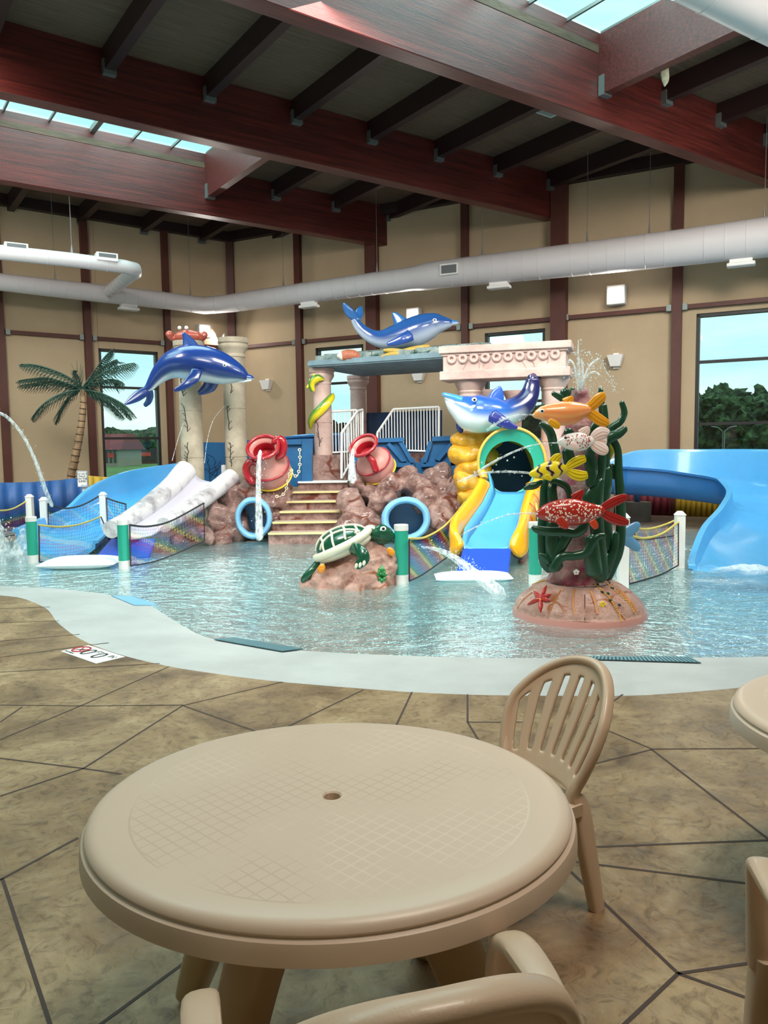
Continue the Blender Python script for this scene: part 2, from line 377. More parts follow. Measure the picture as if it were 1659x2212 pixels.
# beams: near bottom edge line given by offset along nB from beam A
PA=Vector((3.95,17.78,0)); OA=PA.dot(nB)
sA=lambda p:Vector(p).dot(dB)
def fp(o,s,z): q=nB*o+dB*s; return Vector((q.x,q.y,z))
ang=math.atan2(dB.y,dB.x)
def wall_s(o):   # where line at offset o meets the right wall
    # nB*o+dB*s = Ccor+uR*t
    den=dB.dot(nR); return (Ccor.dot(nR)-o*nB.dot(nR))/den
offs={'B':OA-3.88,'A':OA,'C':OA+4.05,'D':OA+8.0}
beam_lab={'B':'far dark red glulam roof beam landing above the roofed play tower','A':'middle dark red glulam roof beam ending on the widest wall post','C':'near glulam roof beam crossing the upper right, its face washed pale pink by a skylight','D':'nearest glulam roof beam overhead beyond the second skylight'}
for k,o in offs.items():
    if k=='D': continue
    s1=wall_s(o)+.05; s0=-9
    q=fp(o-.14,(s0+s1)/2,0); bm=NB(); bevbox(bm,(q.x,q.y,(ZB+ZD)/2),(s1-s0,.28,ZD-ZB),.012,ang,1)
    tag(obj('roof_beam',bm,M_wood),beam_lab[k],'beam')
o=offs['D']; q=fp(o-.14,1,0); bm=NB(); bevbox(bm,(q.x,q.y,(ZB+ZD)/2),(20,.28,ZD-ZB),.012,ang,1)
tag(obj('roof_beam',bm,M_wood),beam_lab['D'],'beam')
# joists per bay
sk0=5.26-1.6*9
endAB=6.86
bays=[('D','C',None),('C','A',None),('A','B',None)]
cend=on(1330,95,ZD).dot(dB); cend=round((cend-5.26)/1.6)*1.6+5.26
jn={}
bl={'C':'%s joist from the right wall between the near and middle roof beams','A':'%s joist from the right wall between the middle and far roof beams','D':'%s joist from the right wall in the bay nearest overhead','B':'%s joist from the right between the far roof beam and left wall'}
ordn=['first','second','third','fourth','fifth','sixth','seventh','eighth','ninth','tenth','eleventh','twelfth']
def joist(o0,o1,s,key,deep=.34,mtl=None):
    jn[key]=jn.get(key,-1)+1
    a=fp(o0,s,0); b=fp(o1,s,0); cc=(a+b)/2; root=thing('roof_joist',(cc.x,cc.y,ZD-deep),bl[key]%ordn[jn[key]],'joist','roof joists of the bay '+{'C':'between near and middle beams','A':'between middle and far beams','D':'at upper right','B':'by the left wall'}[key])
    bm=NB(); box(bm,(cc.x,cc.y,ZD-deep/2),((b-a).length,.15,deep),math.atan2((b-a).y,(b-a).x)); obj('joist_timber',bm,mtl or M_joist,root,smooth=False)
    for e,sg in ((a,1),(b,-1)):
        bm=NB(); q=e+(b-a).normalized()*.05*sg; box(bm,(q.x,q.y,ZD-deep+.05),(.1,.19,.22),math.atan2((b-a).y,(b-a).x)); obj('hanger_bracket',bm,M_galv,root,smooth=False)
for k in range(21,-1,-1):
    s=sk0+1.6*k
    if s< wall_s(offs['C'])-1.2 and s>-.5: joist(offs['C']-.28,offs['A'],s,'C')
    if endAB+.5<s<wall_s(offs['A'])-1.2: joist(offs['A']-.28,offs['B'],s,'A')
    if cend+.5<s<wall_s(offs['D'])-1.2 and s<20: joist(offs['D']-.28,offs['C'],s,'D')
    # far bay ends on left wall: offset of the wall at s
    o1=offs['B']-4.42
    if 0<s<6.5+5.5: joist(offs['B']-.28,o1,s,'B')
# skylight end trimmers (deep, red)
for (k0,k1,s) in (('A','B',endAB),('D','C',cend)):
    a=fp(offs[k0]-.28,s,0); b=fp(offs[k1],s,0); cc=(a+b)/2; bm=NB(); box(bm,(cc.x,cc.y,(ZD-.62+7.88)/2),((b-a).length,.16,7.88-ZD+.62),math.atan2((b-a).y,(b-a).x))
    trim(bm,M_wood)
    bm=NB()
    for e,sg in ((a,1),(b,-1)):
        q=e+(b-a).normalized()*.06*sg; box(bm,(q.x,q.y,ZD-.5),(.1,.2,.3),math.atan2((b-a).y,(b-a).x))
    trim(bm,M_galv)
# roof deck with two openings
def deckquad(bm,o0,o1,s0,s1,z0=ZD,z1=ZD+.12):
    prism(bm,[fp(o0,s0,z0),fp(o0,s1,z0),fp(o1,s1,z0),fp(o1,s0,z0)],(0,0,z1-z0))
bm=NB(); OD=offs['D']
deckquad(bm,offs['B']-18,offs['B'],-40,30)
deckquad(bm,offs['B'],offs['A'],endAB,30); deckquad(bm,offs['A'],offs['C'],-40,30); deckquad(bm,offs['B'],offs['A'],-40,-10); deckquad(bm,offs['C'],OD,-40,-10); deckquad(bm,offs['C'],OD,cend,24); deckquad(bm,OD,OD+24,-40,30)
o=obj('ceiling',bm,M_deck,smooth=False); o['kind']='structure'
for nm_,c_,s_ in (('wall_back',(-4,-3.6,3.7),(48,.2,8)),('wall_side',(18.9,3.2,3.7),(.2,13.6,8)),('wall_far_left',(-28.2,.2,3.7),(.2,8,8))):
    bm=NB(); box(bm,c_,s_); o=obj(nm_,bm,M_wall,smooth=False); o['kind']='structure'
# skylights: curb upstands, glazing bars, panes
wi=4
for (k0,k1,s0,s1) in (('A','B',-10,endAB),('C','D',-10,cend)):
    wi+=1; oa,ob=offs[k0],offs[k1]; lo,hi=min(oa,ob),max(oa,ob)-.28
    cc=fp((lo+hi)/2,(s0+s1)/2,8.0); root=bpy.data.objects.new('window_%d'%wi,None); C.objects.link(root); root.location=cc; root['kind']='structure'
    for oo in (lo-.14,hi+.14):
        bm=NB(); q=fp(oo,(s0+s1)/2,7.75); box(bm,q,(s1-s0,.28,.3),ang); obj('skylight_curb',bm,M_wood,root,smooth=False)
    bm=NB(); q=fp((lo+hi)/2,(s0+s1)/2,7.94); box(bm,q,(s1-s0,hi-lo,.02),ang); obj('skylight_panel',bm,M_skyglass,root,smooth=False)
    s=s1; k=0
    while s>-6:
        bm=NB(); w=.1 if k%3==0 else .035; q=fp((lo+hi)/2,s,7.88); box(bm,q,(hi-lo,w,.1 if k%3==0 else .05),math.atan2(nB.y,nB.x)); obj('glazing_bar',bm,M_galv,root,smooth=False); s-=.8; k+=1
    for fr_ in (.35,.7):
        bm=NB(); q=fp(lo+(hi-lo)*fr_,(s0+s1)/2,7.87); box(bm,q,(s1-s0,.05,.06),ang); obj('glazing_bar',bm,M_galv,root,smooth=False)
    for t_ in (0,1,2):
        q=fp((lo+hi)/2,s1-2.2-4.2*t_,8.6); area('skylight_daylight',q,q-Vector((0,0,1)),4.0,hi-lo,440,(.86,.97,1))
# ceiling vent and wasp nest
a=on(1178,235,ZD); bm=NB(); box(bm,(a.x,a.y,ZD-.02),(.62,.3,.04),ang); v=thing('ceiling_grille',(a.x,a.y,ZD-.05),'pale rectangular grille set in the roof planks beside the near beam','grille')
obj('grille_frame',bm,mat('grille_frame_white','B9C0BC',.5),v,smooth=False); bm=NB(); box(bm,(a.x,a.y,ZD-.045),(.5,.2,.012),ang); obj('grille_panel',bm,mat('grille_mesh_grey','77827F',.6),v,smooth=False)
a=at(1436,165,on(1436,120,ZB+.6).y); bm=NB(); loft(bm,[(a.x,a.y,a.z+.14,.05,.04),(a.x,a.y,a.z+.05,.06,.05),(a.x+.01,a.y,a.z-.06,.05,.04),(a.x,a.y,a.z-.13,.015,.015)],seg=10); tag(obj('torn_insulation',bm,mat('pale_foam_insulation','B6B39A',.9,var=.4,vscale=20)),'ragged pale scrap hanging under a joist bracket on the near beam','insulation')
# ================================================================ DUCTS
def ductmat():
    M=mat('white_spiral_duct','C9C4C6',.45); t=M.node_tree; b=t.nodes['Principled BSDF']; return M
M_duct=ductmat()
def duct(name,pts,rads,label,rib=.32,parts=()):
    c0=pts[0]; root=thing(name,pts[len(pts)//2],label,'duct')
    bm=NB(); st=[(p.x,p.y,p.z,r,r) for p,r in zip(pts,rads)]
    loft(bm,st,seg=28,sub=1,lat=(0,0,1),round_ends=False)
    for i in range(len(pts)-1):
        a,b=pts[i],pts[i+1]; ln=(b-a).length; k=int(ln/rib)
        for j in range(1,k):
            t=j/k; r=rads[i]*(1-t)+rads[i+1]*t; torus(bm,a.lerp(b,t),r+.001,.0045,(b-a),seg=28,ms=4)
    obj('duct_pipe',bm,M_duct,root,sharp=1.2)
    return root
zD=5.4
line=[(-260,585,.2),(0,609,.20),(200,632,.22),(380,652,.22),(440,660,.23),(500,655,.24),(560,646,.25),(890,602,.27),(905,600,.29),(925,597,.31),(950,593,.31),(1200,566,.34),(1480,534,.36),(1659,512,.38),(2000,462,.4)]
pts=[on(x,y,zD) for x,y,r in line]; rd=[r*.97 for x,y,r in line]
main=duct('spiral_air_duct',pts,rd,'long white round air duct bending around the corner below the ceiling')
def along(px):
    for (a,b,i) in [(line[i],line[i+1],i) for i in range(len(line)-1)]:
        if a[0]<=px<=b[0]:
            t=(px-a[0])/(b[0]-a[0]); return on(px,a[1]+(b[1]-a[1])*t,zD), rd[i]*(1-t)+rd[i+1]*t, (pts[i+1]-pts[i]).normalized()
M_vent=mat('diffuser_white','DEDCDA',.5)
for px in (277,667,1078,1602,-100):
    p,r,d=along(px); bm=NB(); bevbox(bm,(p.x,p.y,p.z-r-.09),(.5,.22,.07),.02,math.atan2(d.y,d.x)); q=box(bm,(p.x,p.y,p.z-r-.03),(.4,.16,.09),math.atan2(d.y,d.x)); obj('duct_diffuser',bm,M_vent,main,smooth=False)
p,r,d=along(980); fr=Vector((d.y,-d.x,0)); 
if fr.y>0: fr=-fr
bm=NB(); q=p+fr*(r*.93)+Vector((0,0,.02)); box(bm,q,(.42,.1,.24),math.atan2(d.y,d.x)); o=obj('duct_register',bm,M_vent,main,smooth=False)
bm=NB(); q=q+fr*.055; box(bm,q,(.34,.02,.17),math.atan2(d.y,d.x)); o2=obj('register_louvre',bm,mat('louvre_grey','5E5F62',.5),o,smooth=False)
M_wire=mat('steel_wire','8A8684',.4,metal=.5)
for px in (120,412,613,815,1042,1268,1402,1650):
    p,r,d=along(px); bm=NB(); cyl(bm,(p.x,p.y,p.z+r+.1),(p.x,p.y,ZD),.007,n=6); cyl(bm,(p.x,p.y,p.z+r-.02),(p.x,p.y,p.z+r+.22),.03,.008,n=8); obj('hanger_rod',bm,M_wire,main)
br=[on(-200,527,zD),on(0,545,zD),on(150,561,zD),on(268,576,zD),on(291,582,zD),on(292,588,zD),on(280,596,zD),on(236,630,zD)]
b2=duct('branch_air_duct',br,[.14]*4+[.145,.145]+[.14]*2,'short white branch duct with elbow joining the main duct at left')
for px,py in ((35,536),(230,556)):
    p=on(px,py+14,zD); bm=NB(); d=(br[2]-br[1]).normalized(); rz=math.atan2(d.y,d.x); bevbox(bm,(p.x,p.y,p.z+.12),(.42,.26,.16),.01,rz); obj('register_box',bm,M_vent,b2,smooth=False)
    bm=NB(); q=Vector((p.x,p.y,p.z+.14))+Vector((d.y,-d.x,0))*.135; box(bm,q,(.34,.01,.07),rz); obj('register_grille',bm,mat('louvre_grey','5E5F62',.5),b2,smooth=False)
p=on(156,561,zD); bm=NB(); cyl(bm,(p.x,p.y,p.z+.12),(p.x,p.y,ZD),.008,n=6); cyl(bm,(p.x,p.y,p.z+.1),(p.x,p.y,p.z+.28),.04,.012,n=8); obj('hanger_rod',bm,M_wire,b2)
tp=[at(1480,-60,8.4),at(1590,-5,8.6),at(1720,60,8.9),at(1900,150,9.3)]
duct('overhead_air_duct',tp,[.26]*4,'thick pale duct crossing the top right corner of the ceiling')
# ================================================================ WALL LIGHTS
M_flood=emis('flood_lamp_lens','FFF6E8',30)
for i,(px,py,u,n,lab,s) in enumerate(((435,717,uL,nL,'lit square floodlight on the left wall above the leaping dolphin',.32),(1335,640,uR,nR,'lit square floodlight on the right wall between the wide and narrow posts',.36),(900,684,uR,nR,'lit square floodlight on the wall behind the dolphin on the tower roof',.32),(489,732,uR,nR,'small lit floodlight on the wall behind the bare column capital',.22))):  # last entry is an added lamp standing in for a bright reflection
    sx,z=wallhit(px,py,u,n); p=Ccor+u*sx+n*.14; rz=math.atan2(u.y,u.x); r=thing('wall_floodlight',(p.x,p.y,z-s/2),lab,'light')
    bm=NB(); bevbox(bm,(p.x,p.y,z),(s*1.1,.2,s*1.15),.02,rz); hs_=obj('lamp_housing',bm,M_vent,r,smooth=False)
    q=p+n*.105; bm=NB(); box(bm,(q.x,q.y,z-.02),(s*.85,.02,s*.8),rz); obj('lamp_lens',bm,M_flood,hs_,smooth=False)
    q=p+n*.3; al=area('flood_light',(q.x,q.y,z),(q.x+n.x*4,q.y+n.y*4,z-1.5),s,s,55,(1,.95,.86))
for px,py,u,n,lab in ((580,832,uR,nR,'white tapered wall sconce right of the two bare columns'),(908,812,uR,nR,'white tapered wall sconce seen under the tower roof'),(1332,780,uR,nR,'white tapered wall sconce right of the stone lintel')):
    sx,z=wallhit(px,py,u,n); p=Ccor+u*sx+n*.1; r=thing('wall_sconce',(p.x,p.y,z-.12),lab,'light'); bm=NB(); rz=math.atan2(u.y,u.x); vs=box(bm,(p.x,p.y,z),(.34,.2,.25),rz)
    for v in vs:
        if v.co.z<z: v.co=Vector((p.x,p.y,z-.12))+(v.co-Vector((p.x,p.y,z-.12)))*.6
    obj('sconce_shade',bm,M_vent,r,smooth=False); bm=NB(); q=p-n*.07; box(bm,(q.x,q.y,z),(.12,.06,.34),rz); obj('sconce_backplate',bm,M_white,r,smooth=False)
# ================================================================ OUTSIDE
M_grass=mat('lawn','5C8A3C',.9,var=.45,vscale=.6); M_lot=mat('parking_lot','6F7672',.9)
bm=NB(); prism(bm,[(-140,22,-.5),(140,22,-.5),(200,420,-.5),(-200,420,-.5)][::-1],(0,0,.3)); tag(obj('lawn_ground',bm,M_grass,smooth=False),None,None,kind='structure')
bm=NB(); box(bm,(55,50,-.17),(70,30,.02)); tag(obj('parking_area',bm,M_lot,smooth=False),kind='structure')
def treem(): return mat('distant_foliage','4F6B44',.95,col2='16261A',vscale=2.2,bump=1.0,bscale=5,contrast=(.42,.6))
def tree(x,y,h,w,lab,i,grp):
    r=thing('tree',(x,y,-.2),lab,'tree',grp); bm=NB(); cyl(bm,(x,y,-.2),(x,y,h*.5),w*.06,w*.04,n=8); obj('trunk',bm,mat('tree_bark','4A3C30',.9),r)
    bm=NB(); rnd=random.Random(i)
    for k in range(10):
        c=Vector((x+rnd.uniform(-.5,.5)*w,y+rnd.uniform(-.4,.4)*w,h*rnd.uniform(.4,.82))); rr=w*rnd.uniform(.2,.34)
        for v in ball(bm,c,(rr,rr,rr*.8),4 if y<70 else 2): v.co+=(v.co-c)*(noise.noise(v.co*1.3)*.6+noise.noise(v.co*3)*.35+noise.noise(v.co*7)*.3+noise.noise(v.co*15)*.2)
    for k in range(2,3): 
        for v in ball(bm,(x,y,h*.45),(w*.5,w*.45,h*.36),3): v.co+=(v.co-Vector((x,y,h*.45)))*(noise.noise(v.co*1.1)*.5+noise.noise(v.co*4)*.2)
    obj('foliage',bm,treem(),r)
i=0
for px in range(1440,1860,42):
    Y=(50,57,64)[i%3]; x=(px-829)/F*Y; h=Y*(958-(858+14*math.sin(px*.05)))/F+1.6; tree(x,Y,h,4.6,'dark green tree outside the tall right window, %s of the row from the left'%ordn[i%12],i,'trees outside the right window'); i+=1
for px in (1085,1125,1160): Y=45; tree((px-829)/F*Y,Y,Y*(963-870)/F+1.3,4.0,'dark tree seen through the window under the stone lintel, %s from the left'%ordn[(px-1085)//35],i,'trees behind the lintel'); i+=1
for px in (725,745,770): Y=30; tree((px-829)/F*Y,Y,Y*(966-890)/F+1.2,2.2,'small green tree outside the window behind the tower columns, %s from the left'%ordn[(px-725)//20],i,'trees behind the tower'); i+=1
for px in range(215,350,40): Y=150; tree((px-829)/F*Y,Y,Y*(972-947)/F+1.4,11,'green tree in the row behind the shops outside the left window, %s from the left'%ordn[(px-215)//40],i,'trees behind the shops'); i+=1
def bldg(px0,px1,ptop,pbot,Y,wc,lab,roof=None,sg=None):
    a=at(px0,ptop,Y);b=at(px1,pbot,Y); r=thing('shop_building',((a.x+b.x)/2,Y+4,-.2),lab,'building')
    bm=NB(); box(bm,((a.x+b.x)/2,Y+4,(a.z-.2)/2),(b.x-a.x,8,a.z+.2)); obj('wall',bm,mat('wall_'+wc,wc,.8),r,smooth=False)
    if roof:
        bm=NB(); vs=box(bm,((a.x+b.x)/2,Y+4,a.z+.9),(b.x-a.x+.8,9,1.8))
        for v in vs:
            if v.co.z>a.z+.9: v.co.x=(a.x+b.x)/2+(v.co.x-(a.x+b.x)/2)*.85; v.co.y=Y+4+(v.co.y-Y-4)*.3
        obj('roof',bm,mat('roof_'+roof,roof,.7),r,smooth=False)
    for k in range(4):
        bm=NB(); xx=a.x+(b.x-a.x)*(.15+.22*k); box(bm,(xx,Y-.02,1.0),((b.x-a.x)*.13,.06,1.6)); obj('shop_window',bm,mat('shop_glass','C8B890' if k%2 else '2F3436',.3),r,smooth=False)
    if sg:
        bm=NB(); box(bm,(a.x+(b.x-a.x)*.6,Y-.05,a.z-.6),((b.x-a.x)*.35,.06,.5)); obj('shop_sign',bm,mat('sign_red','D04838',.6),r,smooth=False)
    return r
bldg(214,257,972,1000,85,'9A9080','small shop with dark red hipped roof outside left window','7C2B2E',True)
bldg(262,345,972,992,100,'5A3A30','long low brown shopfront beyond the lawn outside left window',None,True)
# street lights outside right window
r0=None
for px in (1562,1690):
    Y=34; b=at(px,990,Y); t=at(px,930,Y); lab='slim twin-arm street lamp outside the tall right window'
    r=thing('street_lamp',(b.x,Y,-.2),lab if px==1562 else 'slim street lamp at far right outside the tall window','street lamp'); bm=NB(); cyl(bm,(b.x,Y,-.2),(b.x,Y,t.z),.06,n=8); obj('lamp_pole',bm,M_galv,r)
    for sg in (-1,1):
        bm=NB(); tube(bm,[(b.x,Y,t.z-.1),(b.x+sg*.25,Y,t.z+.12),(b.x+sg*.55,Y,t.z+.18)],.03,seg=6); obj('lamp_arm',bm,M_galv,r)
# metal fence outside
a=at(1560,992,31); r=thing('boundary_fence',(a.x+3,31,-.2),'low dark railing fence outside the tall right window','fence'); bm=NB()
for k in range(16): box(bm,(a.x+k*.45,31,.35),(.04,.04,1.1))
box(bm,(a.x+3.4,31,.85),(7.2,.05,.05)); obj('fence_rails',bm,M_black,r,smooth=False)
# ================================================================ FLOOR AND POOL
edge_px=[(-260,1262),(-120,1275),(0,1286),(50,1293),(100,1315),(125,1345),(175,1381),(250,1411),(350,1436),(450,1453),(600,1472),(830,1491),(1000,1500),(1200,1503),(1400,1501),(1659,1480),(1900,1455)]
wat_px=[(-260,1240),(-120,1250),(0,1262),(130,1266),(240,1278),(320,1296),(380,1330),(450,1366),(560,1384),(650,1394),(830,1403),(1000,1408),(1200,1410),(1400,1410),(1659,1408),(1900,1395)]
ed=[on(x,y,0) for x,y in edge_px]; wa=[on(x,y,-.03) for x,y in wat_px]
def interp(P,x):
    if x<=P[0].x: return P[0].y
    for a,b in zip(P[:-1],P[1:]):
        if a.x<=x<=b.x:
            t=(x-a.x)/(b.x-a.x); return a.y+(b.y-a.y)*t
    return P[-1].y
edS=[Vector((p[0],p[1],0)) for p in cr_interp([(p.x,p.y) for p in ed],8)]
waS=[Vector((p[0],p[1],0)) for p in cr_interp([(p.x,p.y) for p in wa],8)]
M_stamp=bpy.data.materials.new('stamped_concrete'); M_stamp.use_nodes=True; t=M_stamp.node_tree; b=t.nodes['Principled BSDF']
g=N(t,'ShaderNodeTexCoord'); n1=N(t,'ShaderNodeTexNoise',Scale=1.6,Detail=8.0,Roughness=.7); n1.inputs['Distortion'].default_value=.6; L(t,g.outputs['Object'],n1.inputs['Vector'])
r=N(t,'ShaderNodeValToRGB'); e=r.color_ramp.elements; e[0].position=.30; e[0].color=lin('5E4631'); e[1].position=.70; e[1].color=lin('BDA27C'); q=e.new(.5); q.color=lin('957957'); L(t,n1.outputs['Fac'],r.inputs[0])
n2=N(t,'ShaderNodeTexNoise',Scale=10.0,Detail=8.0,Roughness=.7); n2.inputs['Distortion'].default_value=2.2; L(t,g.outputs['Object'],n2.inputs['Vector'])
r2=N(t,'ShaderNodeValToRGB'); r2.color_ramp.elements[0].position=.36; r2.color_ramp.elements[0].color=(.45,.42,.38,1); r2.color_ramp.elements[1].position=.5; r2.color_ramp.elements[1].color=(1,1,1,1); L(t,n2.outputs['Fac'],r2.inputs[0])
mx=N(t,'ShaderNodeMix'); mx.data_type='RGBA'; mx.blend_type='MULTIPLY'; mx.inputs[0].default_value=.8; L(t,r.outputs[0],mx.inputs[6]); L(t,r2.outputs[0],mx.inputs[7]); L(t,mx.outputs[2],b.inputs['Base Color'])
bp=N(t,'ShaderNodeBump',Strength=.55,Distance=.012); L(t,n2.outputs['Fac'],bp.inputs['Height']); L(t,bp.outputs[0],b.inputs['Normal'])
r3=N(t,'ShaderNodeMapRange'); r3.inputs[3].default_value=.22; r3.inputs[4].default_value=.5; L(t,n1.outputs['Fac'],r3.inputs[0]); L(t,r3.outputs[0],b.inputs['Roughness'])
def yb(x,P): return interp(P,x)
bm=NB(); xs=[-9]+[p.x for p in edS]+[9]; ys=[ed[0].y]+[p.y for p in edS]+[ed[-1].y]
for i in range(len(xs)-1):
    if xs[i+1]-xs[i]<1e-4: continue
    bm.faces.new([bm.verts.new(v) for v in ((xs[i],-3,0),(xs[i+1],-3,0),(xs[i+1],ys[i+1],0),(xs[i],ys[i],0))])
bmesh.ops.remove_doubles(bm,verts=bm.verts[:],dist=1e-5)
floor=obj('floor',bm,M_stamp,smooth=False,base=False); floor['kind']='structure'
M_far=mat('far_deck','8C8074',.55,var=.3,vscale=2,bump=.2)
bm=NB(); prism(bm,[(-14,13.9,-.4),(12,13.9,-.4),(12,24,-.4),(-14,24,-.4)],(0,0,.4)); o=obj('floor_rear_deck',bm,M_far,smooth=False); o['kind']='structure'
M_pool=mat('pool_plaster','C3C2C0',.5,col2='B2B1AF',vscale=1.3,bump=.12,bscale=60)
M_pool2=mat('pool_plaster_tinted','6FBFC4',.5)
# pool floor: beach slope then basin
bm=NB(); XS=[-9+18*i/150 for i in range(151)]; rows=[]
def depth(x,y):
    e=interp(edS,x); w=interp(waS,x)
    if w<=e+.05: w=e+.05
    if y<=w: return -.045*(y-e)/(w-e)
    return -.045-min(.25,(y-w)*.10)
for x in XS:
    e=interp(edS,x); rows.append([bm.verts.new((x,e+(13.95-e)*(j/60)**1.25,0)) for j in range(61)])
for i,rw in enumerate(rows):
    for v in rw: v.co.z=depth(v.co.x,v.co.y)
for i in range(150):
    for j in range(60): bm.faces.new((rows[i][j],rows[i+1][j],rows[i+1][j+1],rows[i][j+1]))
# depth colour of the painted basin: pale at the beach, aqua paint in the deeper part
mp_=M_pool.node_tree; b=mp_.nodes['Principled BSDF']; src=b.inputs['Base Color'].links[0].from_socket; g=N(mp_,'ShaderNodeTexCoord'); sx=N(mp_,'ShaderNodeSeparateXYZ'); L(mp_,g.outputs['Object'],sx.inputs[0])
mr=N(mp_,'ShaderNodeMapRange'); mr.inputs[1].default_value=-.05; mr.inputs[2].default_value=-.26; L(mp_,sx.outputs['Z'],mr.inputs[0]); mx=N(mp_,'ShaderNodeMix'); mx.data_type='RGBA'; L(mp_,mr.outputs[0],mx.inputs[0]); L(mp_,src,mx.inputs[6]); mx.inputs[7].default_value=lin('8CC6C8'); L(mp_,mx.outputs[2],b.inputs['Base Color'])
pf=obj('pool_floor',bm,M_pool,base=False); pf['kind']='structure'
# water
M_water=bpy.data.materials.new('rippled_water'); M_water.use_nodes=True; t=M_water.node_tree; t.nodes.clear(); o=N(t,'ShaderNodeOutputMaterial')
tr=N(t,'ShaderNodeBsdfTransparent'); tr.inputs[0].default_value=(.84,.95,.955,1); gl=N(t,'ShaderNodeBsdfGlossy',Roughness=.06); gl.inputs[0].default_value=(1,1,1,1); df=N(t,'ShaderNodeBsdfDiffuse'); df.inputs[0].default_value=lin('A9DCE0')
g=N(t,'ShaderNodeTexCoord'); mpn=N(t,'ShaderNodeMapping'); mpn.inputs['Scale'].default_value=(1,1.5,1); L(t,g.outputs['Object'],mpn.inputs[0])
na=N(t,'ShaderNodeTexNoise',Scale=3.4,Detail=4.0,Roughness=.55); na.inputs['Distortion'].default_value=1.2; nb=N(t,'ShaderNodeTexNoise',Scale=11.0,Detail=3.0); nb.inputs['Distortion'].default_value=1.5
L(t,mpn.outputs[0],na.inputs['Vector']); L(t,mpn.outputs[0],nb.inputs['Vector'])
ad=N(t,'ShaderNodeMath'); ad.operation='MULTIPLY_ADD'; L(t,nb.outputs['Fac'],ad.inputs[0]); ad.inputs[1].default_value=.3; L(t,na.outputs['Fac'],ad.inputs[2])
# ripples grow away from the beach edge (height attribute from distance)
bp=N(t,'ShaderNodeBump',Strength=.6,Distance=.1); L(t,ad.outputs[0],bp.inputs['Height']); L(t,bp.outputs[0],gl.inputs['Normal'])
fr=N(t,'ShaderNodeFresnel',IOR=1.33); L(t,bp.outputs[0],fr.inputs['Normal'])
m1=N(t,'ShaderNodeMixShader'); m1.inputs[0].default_value=.30; L(t,tr.outputs[0],m1.inputs[1]); L(t,df.outputs[0],m1.inputs[2])
fm=N(t,'ShaderNodeMath'); fm.operation='MULTIPLY'; fm.inputs[1].default_value=.72; L(t,fr.outputs[0],fm.inputs[0]); m2=N(t,'ShaderNodeMixShader'); L(t,fm.outputs[0],m2.inputs[0]); L(t,m1.outputs[0],m2.inputs[1]); L(t,gl.outputs[0],m2.inputs[2]); L(t,m2.outputs[0],o.inputs[0])
bm=NB(); rows=[]
for x in XS:
    e=interp(waS,x)-.12; rows.append([bm.verts.new((x,e+(13.9-e)*j/8,-.04)) for j in range(9)])
for i in range(150):
    for j in range(8): bm.faces.new((rows[i][j],rows[i+1][j],rows[i+1][j+1],rows[i][j+1]))
tag(obj('pool_water',bm,M_water,base=False),'shallow rippled turquoise water filling the play pool','water',kind='stuff')
# saw-cut joints
M_joint=mat('dark_sawcut_joint','4A3B36',.8)
JL=[[(0,1523),(185,1525),(395,1523)],[(395,1524),(610,1473)],[(395,1524),(530,1572),(900,1700)],[(0,1720),(180,1660),(395,1524)],[(365,1440),(185,1520),(0,1598)],[(48,1527),(0,1560)],[(-60,1626),(0,1638),(180,1660),(262,1672)],
[(-80,1945),(5,1898),(168,1810)],[(5,1898),(108,2212),(120,2260)],[(180,2240),(432,2055),(640,1900)],[(500,2260),(592,2080)],[(600,1580),(785,1490)],[(845,1590),(890,1495)],[(1010,1500),(1010,1560),(1065,1650)],[(1010,1560),(1150,1560)],[(1345,1500),(1285,1545),(1270,1560),(1240,1600)],[(1270,1560),(1408,1618),(1659,1617),(1900,1617)],[(1408,1619),(1240,1661),(1100,1700)],[(1408,1619),(1659,1812),(1760,1890)],
[(1200,1834),(1270,1830),(1659,1815),(1760,1811)],[(1245,1862),(1605,1907),(1760,1926)],[(1230,1880),(1465,2103)],[(1465,2103),(1320,2240)],[(1465,2103),(1575,2087),(1720,2066)],[(1465,2103),(1659,2172),(1740,2200)],
[(0,1315),(108,1311)],[(0,1345),(128,1341)],[(-60,1391),(0,1385),(172,1370)],[(-60,1430),(0,1420),(235,1388)],[(-60,1457),(0,1452),(345,1433)]]
bm=NB()
for pl in JL:
    P=[on(x,y,.0006) for x,y in pl]; strip(bm,P,.012,.0008)
obj('floor_joint',bm,M_joint,floor,smooth=False)
# depth marker tile
cs=[on(x,y,.001) for x,y in ((140,1406),(186,1397),(263,1419),(211,1434))]
c=sum(cs,Vector())/4; ex=((cs[2]-cs[1])+(cs[3]-cs[0])).normalized(); ey=Vector((0,0,1)).cross(ex)
lw=.55*((cs[2]-cs[1]).length+(cs[3]-cs[0]).length)*.95; lh=lw*.42
root=thing('depth_marker',(c.x,c.y,0),'white pool depth marker plate set in the deck reading zero feet zero inches','sign')
R=Matrix.Translation(c)@Matrix(((ex.x,ey.x,0,0),(ex.y,ey.y,0,0),(0,0,1,0),(0,0,0,1)))
bm=NB(); box(bm,(0,0,.002),(lw,lh,.005)); bmesh.ops.transform(bm,matrix=R,verts=bm.verts[:]); obj('marker_plate',bm,M_white,root,smooth=False)
T=lambda x,y:R@Matrix.Translation((x,y,.005))
textmesh('0',lh*.85,'marker_text',M_black,root,T(-lw*.13,0)); textmesh('FT',lh*.3,'marker_text',M_black,root,T(lw*.02,lh*.22)); textmesh('0',lh*.85,'marker_text',M_black,root,T(lw*.17,0)); textmesh('IN',lh*.3,'marker_text',M_black,root,T(lw*.37,lh*.22))
textmesh('NO DIVING',lh*.11,'marker_text',M_black,root,T(-lw*.34,-lh*.38))
M_red=mat('signal_red','B02A2E',.5)
